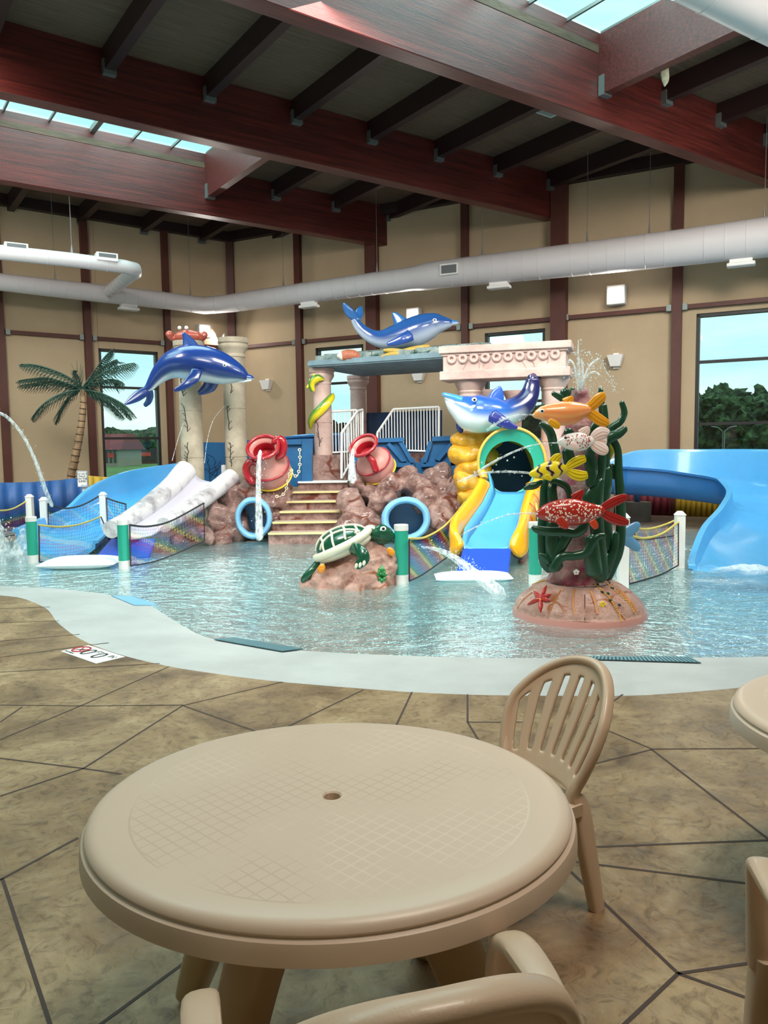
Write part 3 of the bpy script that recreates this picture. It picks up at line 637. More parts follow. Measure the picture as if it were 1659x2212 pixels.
bm=NB(); torus(bm,(-lw*.34,.01,.005),lh*.3,lh*.03,(0,0,1)); box(bm,(-lw*.34,.01,.005),(lh*.62,lh*.05,.003),.78); box(bm,(-lw*.34,.01,.005),(lh*.62,lh*.05,.003),-.78); bmesh.ops.transform(bm,matrix=R,verts=bm.verts[:]); obj('no_diving_symbol',bm,M_red,root)
bm=NB(); ball(bm,(-lw*.34+lh*.1,lh*.1,.006),(lh*.05,lh*.05,.002),2); box(bm,(-lw*.34,0,.006),(lh*.3,lh*.05,.002),.5); bmesh.ops.transform(bm,matrix=R,verts=bm.verts[:]); obj('diver_symbol',bm,M_black,root)
# grates
M_grate=mat('grey_blue_drain_grate','6E96A0',.5); M_gd=mat('drain_channel_dark','2E4A55',.7)
def grate(px,lab,nb=22):
    P=[]
    for x,y in px:
        p=on(x,y,-.01); P.append(Vector((p.x,p.y,depth(p.x,p.y)+.006)))
    c=sum(P,Vector())/4; root=thing('drain_grate',c-Vector((0,0,.006)),lab,'drain','drain grates')
    bm=NB(); prism(bm,P,(0,0,.003)); obj('grate_channel',bm,M_gd,root,smooth=False)
    bm=NB()
    for k in range(nb):
        for a,b_ in ((P[0].lerp(P[1],(k+.15)/nb),P[3].lerp(P[2],(k+.15)/nb)),):
            w=(P[1]-P[0]).length/nb*.55; d=(P[1]-P[0]).normalized()*w; prism(bm,[a,a+d,b_+d,b_],(0,0,.008))
    obj('grate_bars',bm,M_grate,root,smooth=False)
grate([(462,1376),(500,1370),(655,1396),(610,1403)][0:1]+[(610,1403),(655,1396),(505,1370)],'slatted drain grate in the beach slope left of the table',26)
grate([(1255,1418),(1515,1428),(1490,1413),(1262,1412)],'slatted drain grate in the beach slope behind the fan-back chair',30)
P=[]
for x,y in ((240,1282),(290,1303),(342,1301),(290,1281)):
    p=on(x,y,-.01); P.append(Vector((p.x,p.y,depth(p.x,p.y)+.004)))
bm=NB(); prism(bm,P,(0,0,.004)); tag(obj('blue_floor_inlet',bm,mat('blue_floor_cover','7FB4D6',.5),smooth=False),'plain light blue floor cover at the left water edge','floor cover')
# ================================================================ FURNITURE
M_resin=mat('sand_resin','CBB096',.36,bump=.05,bscale=220,coat=.1)
M_resin_d=mat('tan_resin','B4956E',.4,coat=.1)
M_top=bpy.data.materials.new('resin_tabletop'); M_top.use_nodes=True; t=M_top.node_tree; b=t.nodes['Principled BSDF']; b.inputs['Roughness'].default_value=.38
g=N(t,'ShaderNodeTexCoord'); mpn=N(t,'ShaderNodeMapping'); mpn.inputs['Rotation'].default_value=(0,0,.75); mpn.inputs['Scale'].default_value=(31,31,31); L(t,g.outputs['Object'],mpn.inputs[0]); sx=N(t,'ShaderNodeSeparateXYZ'); L(t,mpn.outputs[0],sx.inputs[0])
def mth(op,a,bv=None,c=None):
    n=N(t,'ShaderNodeMath'); n.operation=op
    for i,x in enumerate((a,bv,c)):
        if x is None: continue
        if isinstance(x,(int,float)): n.inputs[i].default_value=x
        else: L(t,x,n.inputs[i])
    return n.outputs[0]
lx=mth('LESS_THAN',mth('FRACT',sx.outputs[0]),.13); ly=mth('LESS_THAN',mth('FRACT',sx.outputs[1]),.13); ln=mth('MAXIMUM',lx,ly)
s2=N(t,'ShaderNodeSeparateXYZ'); L(t,g.outputs['Object'],s2.inputs[0]); rr=mth('SQRT',mth('ADD',mth('POWER',mth('MULTIPLY',s2.outputs[0],.94),2),mth('POWER',s2.outputs[1],2))); inside=mth('LESS_THAN',rr,.445); ring=mth('LESS_THAN',mth('ABSOLUTE',mth('SUBTRACT',rr,.447)),.0025)
ln=mth('MAXIMUM',mth('MULTIPLY',ln,inside),ring)
wn=N(t,'ShaderNodeTexNoise',Scale=2.6,Detail=3.0); L(t,g.outputs['Object'],wn.inputs['Vector']); wr=N(t,'ShaderNodeMapRange'); wr.inputs[1].default_value=.42; wr.inputs[2].default_value=.62; L(t,wn.outputs['Fac'],wr.inputs[0])
cc=N(t,'ShaderNodeMix'); cc.data_type='RGBA'; cc.inputs[6].default_value=lin('C6AE9A'); cc.inputs[7].default_value=lin('E0CDBA'); L(t,wr.outputs[0],cc.inputs[0])
mx=N(t,'ShaderNodeMix'); mx.data_type='RGBA'; L(t,mth('MULTIPLY',ln,.75),mx.inputs[0]); mx.inputs[6].default_value=lin('D6BFAA'); L(t,cc.outputs[2],mx.inputs[7]); L(t,mx.outputs[2],b.inputs['Base Color'])
bp=N(t,'ShaderNodeBump',Strength=.25,Distance=.002); L(t,ln,bp.inputs['Height']); bp.invert=True; L(t,bp.outputs[0],b.inputs['Normal'])
def table(cx,cy,lab,rx=.589,ry=.525,rot=0.0):
    root=thing('round_patio_table',(cx,cy,0),lab,'table'); zt=.72
    hole=.021; prof=[(hole,-.03),(hole,-.004),(hole+.004,0),(hole+.008,.0),(.45,0),(.502,.001),(.517,-.003),(.527,-.012),(.529,-.019),(.526,-.025),(.529,-.028),(.535,-.032),(.538,-.045),(.539,-.075),(.533,-.075),(.53,-.04),(.45,-.03),(hole,-.03)]
    bm=NB(); lathe(bm,(0,0,0),[(r*(1 if r<.1 else 1),z) for r,z in prof],seg=128,cap=False)
    for v in bm.verts:
        rad=math.hypot(v.co.x,v.co.y); k=max(0,(rad-.05)/.49); v.co.x*=1+(rx/.539-1)*k; v.co.y*=1+(ry/.539-1)*k
        v.co+=Vector((cx,cy,zt))
    bmesh.ops.remove_doubles(bm,verts=bm.verts[:],dist=1e-5)
    o=obj('tabletop',bm,M_top,root,sharp=.6); 
    bm=NB(); lathe(bm,(cx,cy,0),[(.03,.45),(.06,.46),(.075,.6),(.12,.69),(.03,.69)],seg=24); obj('hub',bm,M_resin_d,root)
    for k in range(4):
        a=math.radians(45+90*k+rot); d=Vector((math.cos(a),math.sin(a),0)); s=Vector((-d.y,d.x,0)); bm=NB()
        st=[((cx+d.x*r,cy+d.y*r,z),h,w) for r,z,h,w in ((.06,.62,.07,.05),(.17,.60,.075,.055),(.29,.49,.062,.055),(.38,.32,.052,.05),(.45,.15,.046,.045),(.50,.02,.035,.04))]
        loft(bm,st,seg=16,sub=5,lat=s,pw=.55); obj('leg',bm,M_resin_d,root)
        bm=NB(); box(bm,(cx+d.x*.26,cy+d.y*.26,.655),(.36,.02,.055),a); obj('underside_rib',bm,M_resin_d,root,smooth=False)
    return root
tc_=on(717,1718,.72); tcx,tcy=tc_.x,tc_.y
table(tcx,tcy,'oval sand-coloured resin table in the centre foreground with an umbrella hole',rot=15)
t2=on(1583,1572,.66); table(t2.x+.60,t2.y-.05,'sand-coloured resin table cut off at the right edge of the photo',rot=45)
def chair(cx,cy,ang,lab,arms=True,scale=1.0,backh=.44,rec=.225):
    """monobloc chair facing local +y; ang rotates about z"""
    root=thing('fan_back_chair' if not arms else 'fan_back_armchair',(cx,cy,0),lab,'chair'); R=Matrix.Translation((cx,cy,0))@Matrix.Rotation(ang,4,'Z')@Matrix.Scale(scale,4)
    def fin(bm,name,mt=M_resin,**k): bmesh.ops.transform(bm,matrix=R,verts=bm.verts[:]); return obj(name,bm,mt,root,**k)
    # back shell with slots
    W=.265
    def bp_(u,v):
        zt=.60+(backh-.155)*math.sqrt(max(0,1-abs(u)**2.3)); zb=.465; z=zb+(zt-zb)*v; f=(z-zb)/(.42)
        x=u*(.185+(W-.185)*min(1,f*1.6)**.7) ; y=-.205-rec*(z-.44)+ (x*x)*1.5
        return Vector((x,y,z))
    nu,nv=112,40; slots=7; G=[[None]*(nv+1) for _ in range(nu+1)]; bm=NB()
    def solid(i,j):
        u=-1+2*(i+.5)/nu; v=(j+.5)/nv
        if v<.16 : return True
        for k in range(slots):
            uc=(-.80+1.60*k/(slots-1)); lim=.86-.06*abs(uc)
            if abs(u-uc)<.042+.022*v and .18<v<lim:
                # rounded ends
                return False
        return True
    for i in range(nu+1):
        for j in range(nv+1):
            G[i][j]=bm.verts.new(bp_(math.sin((-1+2*i/nu)*math.pi/2) if False else -1+2*i/nu,j/nv))
    for i in range(nu):
        for j in range(nv):
            if solid(i,j): bm.faces.new((G[i][j],G[i+1][j],G[i+1][j+1],G[i][j+1]))
    bmesh.ops.delete(bm,geom=[v for v in bm.verts if not v.link_faces],context='VERTS')
    o=fin(bm,'backrest',sharp=1.0); md=o.modifiers.new('thick','SOLIDIFY'); md.thickness=.016; md.offset=0
    md=o.modifiers.new('soft','SMOOTH'); md.factor=.5; md.iterations=3
    # rim
    bm=NB(); pr=[]
    for i in range(0,57):
        u=math.sin((-1+2*i/56)*math.pi/2); p=bp_(u,1); pr.append(p)
    L0=bp_(-1,.0);L1=bp_(1,.0); side0=[bp_(-1,v) for v in (.0,.5)]; side1=[bp_(1,v) for v in (.5,.0)]
    P=side0+pr+side1
    loft(bm,[(p.x,p.y,p.z,.017,.024) for p in P],seg=14,sub=2,lat=(0,1,.1),pw=.75); fin(bm,'back_frame')
    # seat
    bm=NB(); n=24; g=[]
    for i in range(n+1):
        for j in range(n+1):
            a=-1+2*i/n; b_=-1+2*j/n; x=a*math.sqrt(1-b_*b_*.22)*.245; y=b_*math.sqrt(1-a*a*.22)*.245+.02; z=.445-.018*(1-a*a)*(1-b_*b_)-.02*max(0,b_)**4-(.03 if max(abs(a),abs(b_))>.97 else 0)
            g.append(bm.verts.new((x,y,z)))
    for i in range(n):
        for j in range(n): bm.faces.new((g[i*(n+1)+j],g[(i+1)*(n+1)+j],g[(i+1)*(n+1)+j+1],g[i*(n+1)+j+1]))
    o=fin(bm,'seat',sharp=1.2); md=o.modifiers.new('thick','SOLIDIFY'); md.thickness=.014; md.offset=-1
    for sx_ in (-1,1):
        # rear leg continues the side of the back
        bm=NB(); Bt=bp_(sx_,.7); Bb=bp_(sx_,0.05); loft(bm,[(Bt.x,Bt.y,Bt.z,.016,.018),(Bb.x,Bb.y,Bb.z,.026,.022),(sx_*.200,-.198,.41,.04,.024),(sx_*.215,-.225,.22,.038,.026),(sx_*.225,-.265,.0,.030,.024)],seg=14,sub=4,lat=(1,0,0),pw=.6,round_ends=False); fin(bm,'leg')
        fx,fy=((.255,.15) if arms else (.205,.195)); bm=NB(); loft(bm,[(sx_*fx,fy,.43,.045,.03),(sx_*(fx+.008),fy+.02,.25,.038,.026),(sx_*(fx+.015),fy+.04,.0,.028,.022)],seg=14,sub=4,lat=(1,0,0),pw=.6,round_ends=False); fin(bm,'leg')
        bm=NB(); strip(bm,[(sx_*.225,-.18,.40),(sx_*.225,.19,.40)],.012,.045); fin(bm,'side_rail',smooth=False)
        if arms:
            bm=NB(); loft(bm,[(sx_*.250,-.19,.655,.014,.020),(sx_*.275,-.08,.665,.014,.026),(sx_*.280,.02,.668,.014,.032),(sx_*.280,.09,.658,.018,.032),(sx_*.276,.125,.62,.024,.030),(sx_*.272,.14,.52,.026,.028),(sx_*.268,.15,.40,.032,.026)],seg=16,sub=5,lat=(1,0,0),pw=.7); fin(bm,'armrest')
    bm=NB(); strip(bm,[(-.2,.225,.39),(.2,.225,.39)],.012,.05); strip(bm,[(-.2,-.2,.39),(.2,-.2,.39)],.012,.06); fin(bm,'seat_apron',smooth=False)
    return root
# chair facing table, behind right
chair(.40,2.524,math.radians(122.4),'armless fan-back resin chair standing beyond the right side of the central table',arms=False,scale=.875,backh=.45,rec=.55)
chair(-.02,1.18,math.radians(15),'fan-back resin armchair in the near foreground, only its back top and arms in view')
chair(1.055,1.43,math.radians(-14),'resin armchair at the lower right edge, only its left arm in view')
# ================================================================ PLAY STRUCTURE
M_pink=rockmat('pink_play_rock','C09A90','785048','7A3A26',3.0,.09,1.0,coat=.4)
M_pink2=rockmat('light_pink_rock','E3B5A6','C08C7B','B3683F',2.6,.04,.9,coat=.15)
M_stone=mat('pale_pink_cast_stone','CDAFA6',.6,col2='A88A82',vscale=2.2,bump=.12,bscale=40,contrast=(.3,.6))
M_stoneg=mat('beige_cast_column','B7AB97',.65,col2='8D826F',vscale=2.5,bump=.12,bscale=40,contrast=(.3,.6))
M_marble=mat('grey_veined_marble_paint','DDD9DC',.3,col2='8E878E',vscale=2.6,coat=.3,contrast=(.32,.5))
M_blue=mat('deep_blue_panel','1B5F93',.45,var=.25,vscale=2,bump=.05)
M_navy=mat('navy_panel','14406E',.5,var=.25,vscale=2)
M_slate=mat('slate_grey_paint','79919C',.6,var=.3,vscale=3,bump=.15)
M_crack=mat('painted_crack_line','2E2622',.8); M_crackb=mat('painted_blue_crack','0F2A44',.8)
M_yel=mat('golden_yellow_gelcoat','EDA81C',.25,coat=.4); M_yelp=mat('mustard_rock_paint','E9AE2A',.4,col2='C9851A',vscale=5,bump=.3,bscale=9,coat=.2)
M_teal=mat('teal_gelcoat','2BA58C',.3,coat=.3); M_sky=mat('sky_blue_gelcoat','55A6DC',.22,coat=.4,var=.05); M_skyd=mat('flume_outside_blue','1D5C99',.35)
M_ring=mat('pale_blue_ring','7DB5DC',.35,coat=.2); M_mat=mat('royal_blue_mat','1747B4',.45); M_foam=mat('white_foam_pad','EDEFF0',.5)
M_redg=mat('deep_red_gelcoat','9E1A26',.25,coat=.4); M_pot=mat('pink_pottery','CD8E86',.4,var=.12,vscale=4,coat=.2); M_yl=mat('yellow_line','E3C22E',.4)
M_rail=mat('white_railing','E8E8E6',.35)
M_tread=mat('stair_tread_grey','B9A494',.6,var=.25,vscale=5,bump=.2); M_nose=mat('pale_yellow_nosing','D8C48A',.5)
def crackline(bm,p,length,seed,u,v,w=.008,depth=0,n=None):
    rnd=random.Random(seed); q=Vector(p); d=Vector(v); pts=[q.copy()]
    for k in range(max(4,int(length/.07))):
        q=q+Vector(v)*.07+Vector(u)*rnd.uniform(-.045,.045); pts.append(q.copy())
        if depth<1 and rnd.random()<.45:
            crackline(bm,q,length*.22,seed*3+k,u,(Vector(v)*.6+Vector(u)*rnd.choice((-1,1))*.8).normalized(),w*.7,depth+1)
    for a,b in zip(pts[:-1],pts[1:]): strip(bm,[a,b],w,.006,up=Vector(u).cross(Vector((0,0,1))) if False else n_face)
n_face=Vector((0,-1,0))
def column(px,Y,ytop,zb,r,lab,mt=M_stone,joints=(.3,.62),cap=True,cracks=0,grp=None,crk=M_crack,cy=None,base=False):
    t=at(px,ytop,Y); b=at(px if cy is None else cy,ytop+100,Y); x=t.x; zt=t.z
    root=thing('stone_column',(x,Y,zb),lab,'column',grp)
    bm=NB(); ch=.34*r/.2 if cap else 0; zc=zt-ch
    prof=[(r*.98,zb)]
    for j in joints:
        z=zb+(zc-zb)*j; prof+=[(r,z-.012),(r-.008,z-.004),(r-.008,z+.004),(r,z+.012)]
    prof+=[(r*.97,zc)]; lathe(bm,(x,Y,0),prof,seg=36); obj('column_shaft',bm,mt,root)
    if cap:
        bm=NB(); lathe(bm,(x,Y,0),[(r*.97,zc-.01),(r*1.04,zc),(r*1.06,zc+ch*.1),(r*1.0,zc+ch*.14),(r*1.03,zc+ch*.22),(r*1.25,zc+ch*.42),(r*1.35,zc+ch*.52),(r*1.35,zc+ch*.62),(r*1.28,zc+ch*.68),(r*1.38,zc+ch*.75),(r*1.38,zt),(0.01,zt)],seg=36); obj('capital',bm,mt,root)
    for k in range(cracks):
        bm=NB(); rnd=random.Random(k+int(px)); z=zb+(zc-zb)*(.08+.9*k/cracks); a=-math.pi/2-.35+rnd.uniform(-.2,.3); pts=[]
        for q in range(9):
            a+=rnd.uniform(-.12,.12); z+=.055; pts.append((x+math.cos(a)*(r+.001),Y+math.sin(a)*(r+.001),z))
            if rnd.random()<.5:
                a2=a+rnd.choice((-1,1))*.3; strip(bm,[pts[-1],(x+math.cos(a2)*(r+.001),Y+math.sin(a2)*(r+.001),z+.06)],.008,.006,up=(math.cos(a),math.sin(a),0))
        strip(bm,pts,.012,.006,up=(math.cos(a),math.sin(a),0)); obj('crack',bm,crk,root,smooth=False)
    return root,x,zt
# --- two bare columns at left
c1,cx1,cz1=column(407,13.9,738,.35,.20,'cracked beige column behind the leaping dolphin, holding a red crab sculpture',M_stoneg,(.38,.68),True,4)
c2,cx2,cz2=column(503,14.2,731,.3,.20,'cracked beige column with bare capital beside the left pitcher',M_stoneg,(.38,.68),True,4)
# coral/crab on top of first
M_crab=mat('brick_red_sculpture','A9503F',.35,coat=.3,var=.2,vscale=9)
bm=NB(); cc=Vector((cx1,13.85,cz1)); loft(bm,[(cc.x-.16,cc.y,cc.z+.08,.08,.10),(cc.x,cc.y,cc.z+.10,.11,.13),(cc.x+.2,cc.y,cc.z+.08,.08,.10)],seg=16); root=thing('crab_sculpture',cc,'brick red crab sculpture crouching on top of the left column','sculpture'); obj('crab_body',bm,M_crab,root)
for sgn,tip in ((-1,(-.30,.12)),(1,(.30,.10))):
    bm=NB(); tube(bm,[(cc.x+sgn*.15,cc.y,cc.z+.1),(cc.x+sgn*.26,cc.y-.03,cc.z+.05),(cc.x+tip[0],cc.y-.05,cc.z+tip[1])],[.05,.055,.07]); ball(bm,(cc.x+tip[0],cc.y-.05,cc.z+tip[1]),(.075,.055,.06),3); obj('claw',bm,M_crab,root)
for k in (-1,1):
    bm=NB(); ball(bm,(cc.x-.05+k*.06,cc.y-.1,cc.z+.22),.035,2); obj('eye',bm,M_white,root)
# --- platform
zP=at(695,983,14.9).z
root=thing('tower_platform',(.6,16,0),'pink rock-faced platform carrying the roofed play tower','platform')
def PT(px,Y): return Vector((at(px,967,Y).x,Y,0))
bm=NB(); prism(bm,[PT(674,14.75),PT(740,14.75),Vector((PT(740,14.75).x,17.4,0)),Vector((PT(674,14.75).x,17.4,0))],(0,0,zP)); obj('rock_faced_wall',bm,M_pink,root,smooth=False)
bm=NB(); prism(bm,[PT(735,15.9),PT(1240,15.2),Vector((PT(1240,15.2).x,16.6,0)),Vector((PT(735,15).x,17.4,0))],(0,0,zP)); obj('rock_faced_wall',bm,M_pink,root,smooth=False)
bm=NB(); prism(bm,[PT(800,14.75),PT(1210,13.9),Vector((PT(1210,15.2).x,15.6,0)),Vector((PT(800,15).x,15.9,0))],(0,0,.93)); obj('lower_deck',bm,M_pink,root,smooth=False)
# --- stairs
stairs=thing('staircase',(-.95,13.4,0),'pink rock-textured staircase with pale yellow nosings climbing to the tower','stairs')
Y0=12.85; rise=.155; run=.30
for k in range(6):
    Yf=Y0+run*k; z1=rise*(k+1)+(.015 if k==5 else 0); xl=(at((578,588,604,618,632,645)[k],1100,Yf)).x; xr=at(752,1100,Yf).x
    bm=NB(); prism(bm,[(xl,Yf,-.3),(xr,Yf,-.3),(xr,Yf+run+.02+(.9 if k==5 else 0),-.3),(xl,Yf+run+.02+(.9 if k==5 else 0),-.3)],(0,0,z1+.27)); obj('step_riser',bm,M_pink,stairs,smooth=False)
    bm=NB(); bevbox(bm,((xl+xr)/2,Yf+run/2-.01+(.45 if k==5 else 0),z1-.015),(xr-xl,run+.04+(.9 if k==5 else 0),.03),.006); obj('tread',bm,M_white if k==5 else M_tread,stairs,smooth=False)
    bm=NB(); bevbox(bm,((xl+xr)/2,Yf-.03,z1-.014),(xr-xl,.03,.036),.006); obj('nosing',bm,M_nose if k<5 else M_white,stairs,smooth=False)
# upper flight to platform
for k in range(2):
    bm=NB(); xl=at(738,1000,15).x; xr=at(800,1000,15).x; z1=.94+.16*(k+1); Yf=14.8+.35*k; prism(bm,[(xl,Yf,.5),(xr,Yf,.5),(xr,Yf+1.2,.5),(xl,Yf+1.2,.5)],(0,0,z1-.5)); obj('step_riser',bm,M_pink,stairs,smooth=False)
# --- railings
def railing(name,pxtop,pxbot,Y0_,Y1_,n,lab,parent=None):
    """top/bottom polylines in px with depth interpolation"""
    A=[at(x,y,Y0_+(Y1_-Y0_)*t) for x,y,t in pxtop]; B=[at(x,y,Y0_+(Y1_-Y0_)*t) for x,y,t in pxbot]
    root=thing(name,(A[0]+B[0])/2-Vector((0,0,(A[0].z-B[0].z)/2)),lab,'railing')
    bm=NB(); strip2=lambda P,r:[cyl(bm,P[i],P[i+1],r,n=10) for i in range(len(P)-1)]
    strip2(A,.024); obj('top_rail',bm,M_rail,root); bm=NB(); [cyl(bm,B[i],B[i+1],.018,n=8) for i in range(len(B)-1)]; obj('bottom_rail',bm,M_rail,root)
    for a_,b_ in ((A[0],B[0]),(A[-1],B[-1])):
        bm=NB(); cyl(bm,a_,b_,.024,n=10); obj('end_post',bm,M_rail,root)
    def along_(P,t):
        Ls=[(P[i+1]-P[i]).length for i in range(len(P)-1)]; s=t*sum(Ls)
        for i,l in enumerate(Ls):
            if s<=l+1e-9: return P[i].lerp(P[i+1],s/l)
            s-=l
        return P[-1]
    for k in range(1,n):
        bm=NB(); xk=(A[0].x+(A[-1].x-A[0].x)*k/n)
        def byx(P):
            for i in range(len(P)-1):
                a,b=P[i],P[i+1]
                if min(a.x,b.x)-1e-6<=xk<=max(a.x,b.x)+1e-6 and abs(a.x-b.x)>1e-6: return a.lerp(b,(xk-a.x)/(b.x-a.x))
            return P[-1]
        cyl(bm,byx(A),byx(B),.011,n=6); obj('baluster',bm,M_rail,root)
railing('safety_railing',[(711,889,0),(770,886,1)],[(711,978,0),(770,975,1)],15.1,15.3,9,'white balustrade section left of the tower stairs')
railing('stair_railing',[(738,935,0),(772,888,.8),(783,885,1)],[(738,1033,0),(772,972,.8),(783,965,1)],14.3,15.2,9,'white sloping handrail with balusters beside the upper steps')
railing('tower_railing',[(815,935,0),(850,884,.25),(948,879,1)],[(815,972,0),(850,972,.25),(948,976,1)],15.2,14.9,21,'white railing with sloping left end in front of the navy panel')
# --- navy panels behind
def panel(name,pts,Y,th,mt,lab,cat='panel',Y2=None,cr=0,kids=True):
    P=[at(x,y,Y if Y2 is None else Y+(Y2-Y)*((x-pts[0][0])/max(1,(max(p[0] for p in pts)-pts[0][0])))) for x,y in pts]
    bm=NB(); prism(bm,P,(0,th,0)); c=sum(P,Vector())/len(P); root=thing(name,(c.x,c.y+th/2,min(p.z for p in P)),lab,cat); obj('panel_board',bm,mt,root,smooth=False)
    for k in range(cr):
        rnd=random.Random(k+len(lab)); bm=NB(); a=P[0].lerp(P[len(P)//2],rnd.uniform(.25,.75)); crackline(bm,(a.x,a.y-.006,a.z-.25),.5,k+len(lab),(1,0,0),(0,0,1)); obj('crack',bm,M_crackb,root,smooth=False)
    return root,P
panel('back_panel',[(790,892),(955,886),(955,1000),(790,1000)],17.2,.1,M_navy,'navy blue back wall panel behind the tower railing',cr=1)
panel('side_panel',[(1125,948),(1215,945),(1215,1095),(1125,1100)],14.6,.15,M_blue,'blue cracked panel right of the teal slide opening',cr=1)
panel('side_panel',[(424,955),(492,956),(492,1085),(424,1090)],14.9,.15,M_blue,'cracked blue panel between the two bare columns',cr=2)
# left blue gate panels
r_,P=panel('gate_panel',[(518,952),(674,948),(674,1050),(518,1056)],14.45,.2,M_blue,'blue gate panel behind the left pitcher',cr=1)
bm=NB(); Pa=[at(x,y,14.38) for x,y in ((516,951),(651,949),(651,960),(527,962),(527,1052),(516,1052))]; prism(bm,Pa,(0,.1,0)); Pb=[at(x,y,14.38) for x,y in ((652,955),(674,955),(674,1050),(652,1050))]; prism(bm,Pb,(0,.08,0)); obj('raised_border',bm,M_blue,r_,smooth=False)
out=[(762,952),(814,949),(870,947),(872,962),(874,972),(879,981),(887,988),(896,991),(896,999),(909,999),(909,991),(918,987),(925,980),(930,971),(934,962),(934,944),(984,942),(984,1050),(850,1050),(762,1050)]
r_,P=panel('gate_panel',out,14.2,.2,M_blue,'scalloped blue gate panel between the right pitcher and the yellow shell wall')
bm=NB()
for q in ([(812,947),(872,945),(873,954),(812,956)],[(934,943),(985,941),(985,951),(934,953)],[(974,950),(985,950),(985,1045),(974,1045)],[(861,956),(872,956),(896,1000),(888,1003)],[(934,953),(926,953),(912,1000),(920,1003)],[(830,1000),(895,1000),(895,1009),(830,1009)],[(910,1000),(985,996),(985,1005),(910,1009)],[(880,1009),(889,1009),(936,960),(928,958)][0:0] or [(940,992),(949,996),(980,960),(972,957)],[(835,960),(842,956),(878,996),(868,998)]):
    prism(bm,[at(x,y,14.12) for x,y in q],(0,.1,0))
obj('raised_border',bm,M_blue,r_,smooth=False)
# --- tower columns + roof
column(695,15.05,797,zP,.175,'pale pink column with the green eel, under the left front of the tower roof',M_stone,(.45,),True,1)
column(773,17.0,812,zP,.175,'pale pink column at the back of the tower roof',M_stone,(.5,),True,1)
Sf=[at(663,793,14.75),at(960,772,13.6)]; zS=Sf[0].z
A0=Sf[0]; u_=Vector((Sf[1].x-A0.x,Sf[1].y-A0.y,0)); ul=u_.normalized(); v_=Vector((-ul.y,ul.x,0)); dS=2.35; Ls=u_.length+.35
root=thing('tower_roof',A0+ul*Ls/2+v_*dS/2,'weathered blue-grey flat stone roof slab over the play tower','roof')
q=[A0,A0+ul*Ls,A0+ul*Ls+v_*dS,A0+v_*dS]; q=[Vector((p.x,p.y,zS)) for p in q]
bm=NB(); prism(bm,q,(0,0,.12)); bmesh.ops.bevel(bm,geom=[e for e in bm.edges],offset=.025,segments=2,affect='EDGES'); obj('roof_slab',bm,M_slate,root,sharp=.5)
bm=NB(); rnd=random.Random(3); ins=.12
M_slatel=mat('broken_slate_tiles','9DA7A6',.7,col2='5F7470',vscale=4,bump=.3)
bm=NB()
for i in range(17):
    for j in range(11):
        if rnd.random()<.04: continue
        s_=ins+(Ls-2*ins)*(i+.5)/17+rnd.uniform(-.03,.03); t_=ins+(dS-2*ins)*(j+.5)/11; hgt=.05+.32*min(1,t_/dS*1.1)+rnd.uniform(0,.03)
        c=A0+ul*s_+v_*t_; box(bm,(c.x,c.y,zS+.12+hgt/2),(.17,.2,hgt),math.atan2(ul.y,ul.x)+rnd.uniform(-.15,.15),)
obj('slate_tiles',bm,M_slatel,root,smooth=False)
bm=NB(); 
for k in range(26):
    s_=rnd.uniform(.2,Ls-.2); t_=rnd.uniform(.02,.25); c=A0+ul*s_+v_*t_; strip(bm,[(c.x-.06,c.y,zS+.125),(c.x+.06,c.y+.03,zS+.16)],.03,.015)
obj('seaweed_scraps',bm,mat('dark_green_scrap','2F5A4C',.6),root,smooth=False)
# eel on column: head at top, body wrapping
M_paint=mat('painted_gelcoat','FFFFFF',.22,coat=.45,attr=True)
M_paintm=mat('painted_fibreglass','FFFFFF',.35,coat=.2,attr=True,var=.12,vscale=9)
cE=Vector((at(695,900,15.05).x,15.05,0)); root=thing('eel_sculpture',(cE.x,15.05,2.0),'green and yellow eel sculpture coiled around the left tower column','sculpture')
def ec(t,s,co):
    y=lin('D8C81F'); g_=lin('2E7A2E'); k=max(0,min(1,s*1.6+.1)); return tuple(g_[i]*k+y[i]*(1-k) for i in range(3))
def eelpt(a,z,r=.22): return (cE.x+math.cos(a)*r,15.05+math.sin(a)*r,z)
zt0=at(0,857,15.05-.2).z; zt1=at(700,912,15.05).z
zA=at(678,822,14.85).z
bm=NB(); P=[eelpt(math.radians(d),zt1+(at(700,858,14.85).z-zt1)*t+.0) for d,t in ((175,-.2),(200,.0),(235,.25),(270,.5),(300,.75),(335,1.0),(360,1.1))]
loft(bm,[(p[0],p[1],p[2],r,.05) for p,r in zip(P,(.03,.06,.085,.09,.085,.07,.03))],seg=14,sub=6,lat=(0,1,0),col=ec); obj('eel_tail',bm,M_paint,root)
bm=NB(); hx=lambda x,y,Y=14.82: at(x,y,Y)
st=[(hx(676,843),.045),(hx(673,832),.06),(hx(677,822),.075),(hx(687,817),.075),(hx(695,818),.045),(hx(699,819),.02)]
loft(bm,[(p.x,p.y,p.z,r,r*.8) for p,r in st],seg=14,sub=5,col=ec); obj('eel_head',bm,M_paint,root)
bm=NB(); loft(bm,[(hx(683,814).x,14.82,hx(683,814).z,.04,.015),(hx(676,810).x,14.82,hx(676,810).z,.03,.01)],seg=8,col=ec); loft(bm,[(hx(668,832).x,14.82,hx(668,832).z,.03,.012),(hx(664,838).x,14.82,hx(664,838).z,.03,.008)],seg=8,col=ec); obj('eel_fin',bm,M_paint,root)
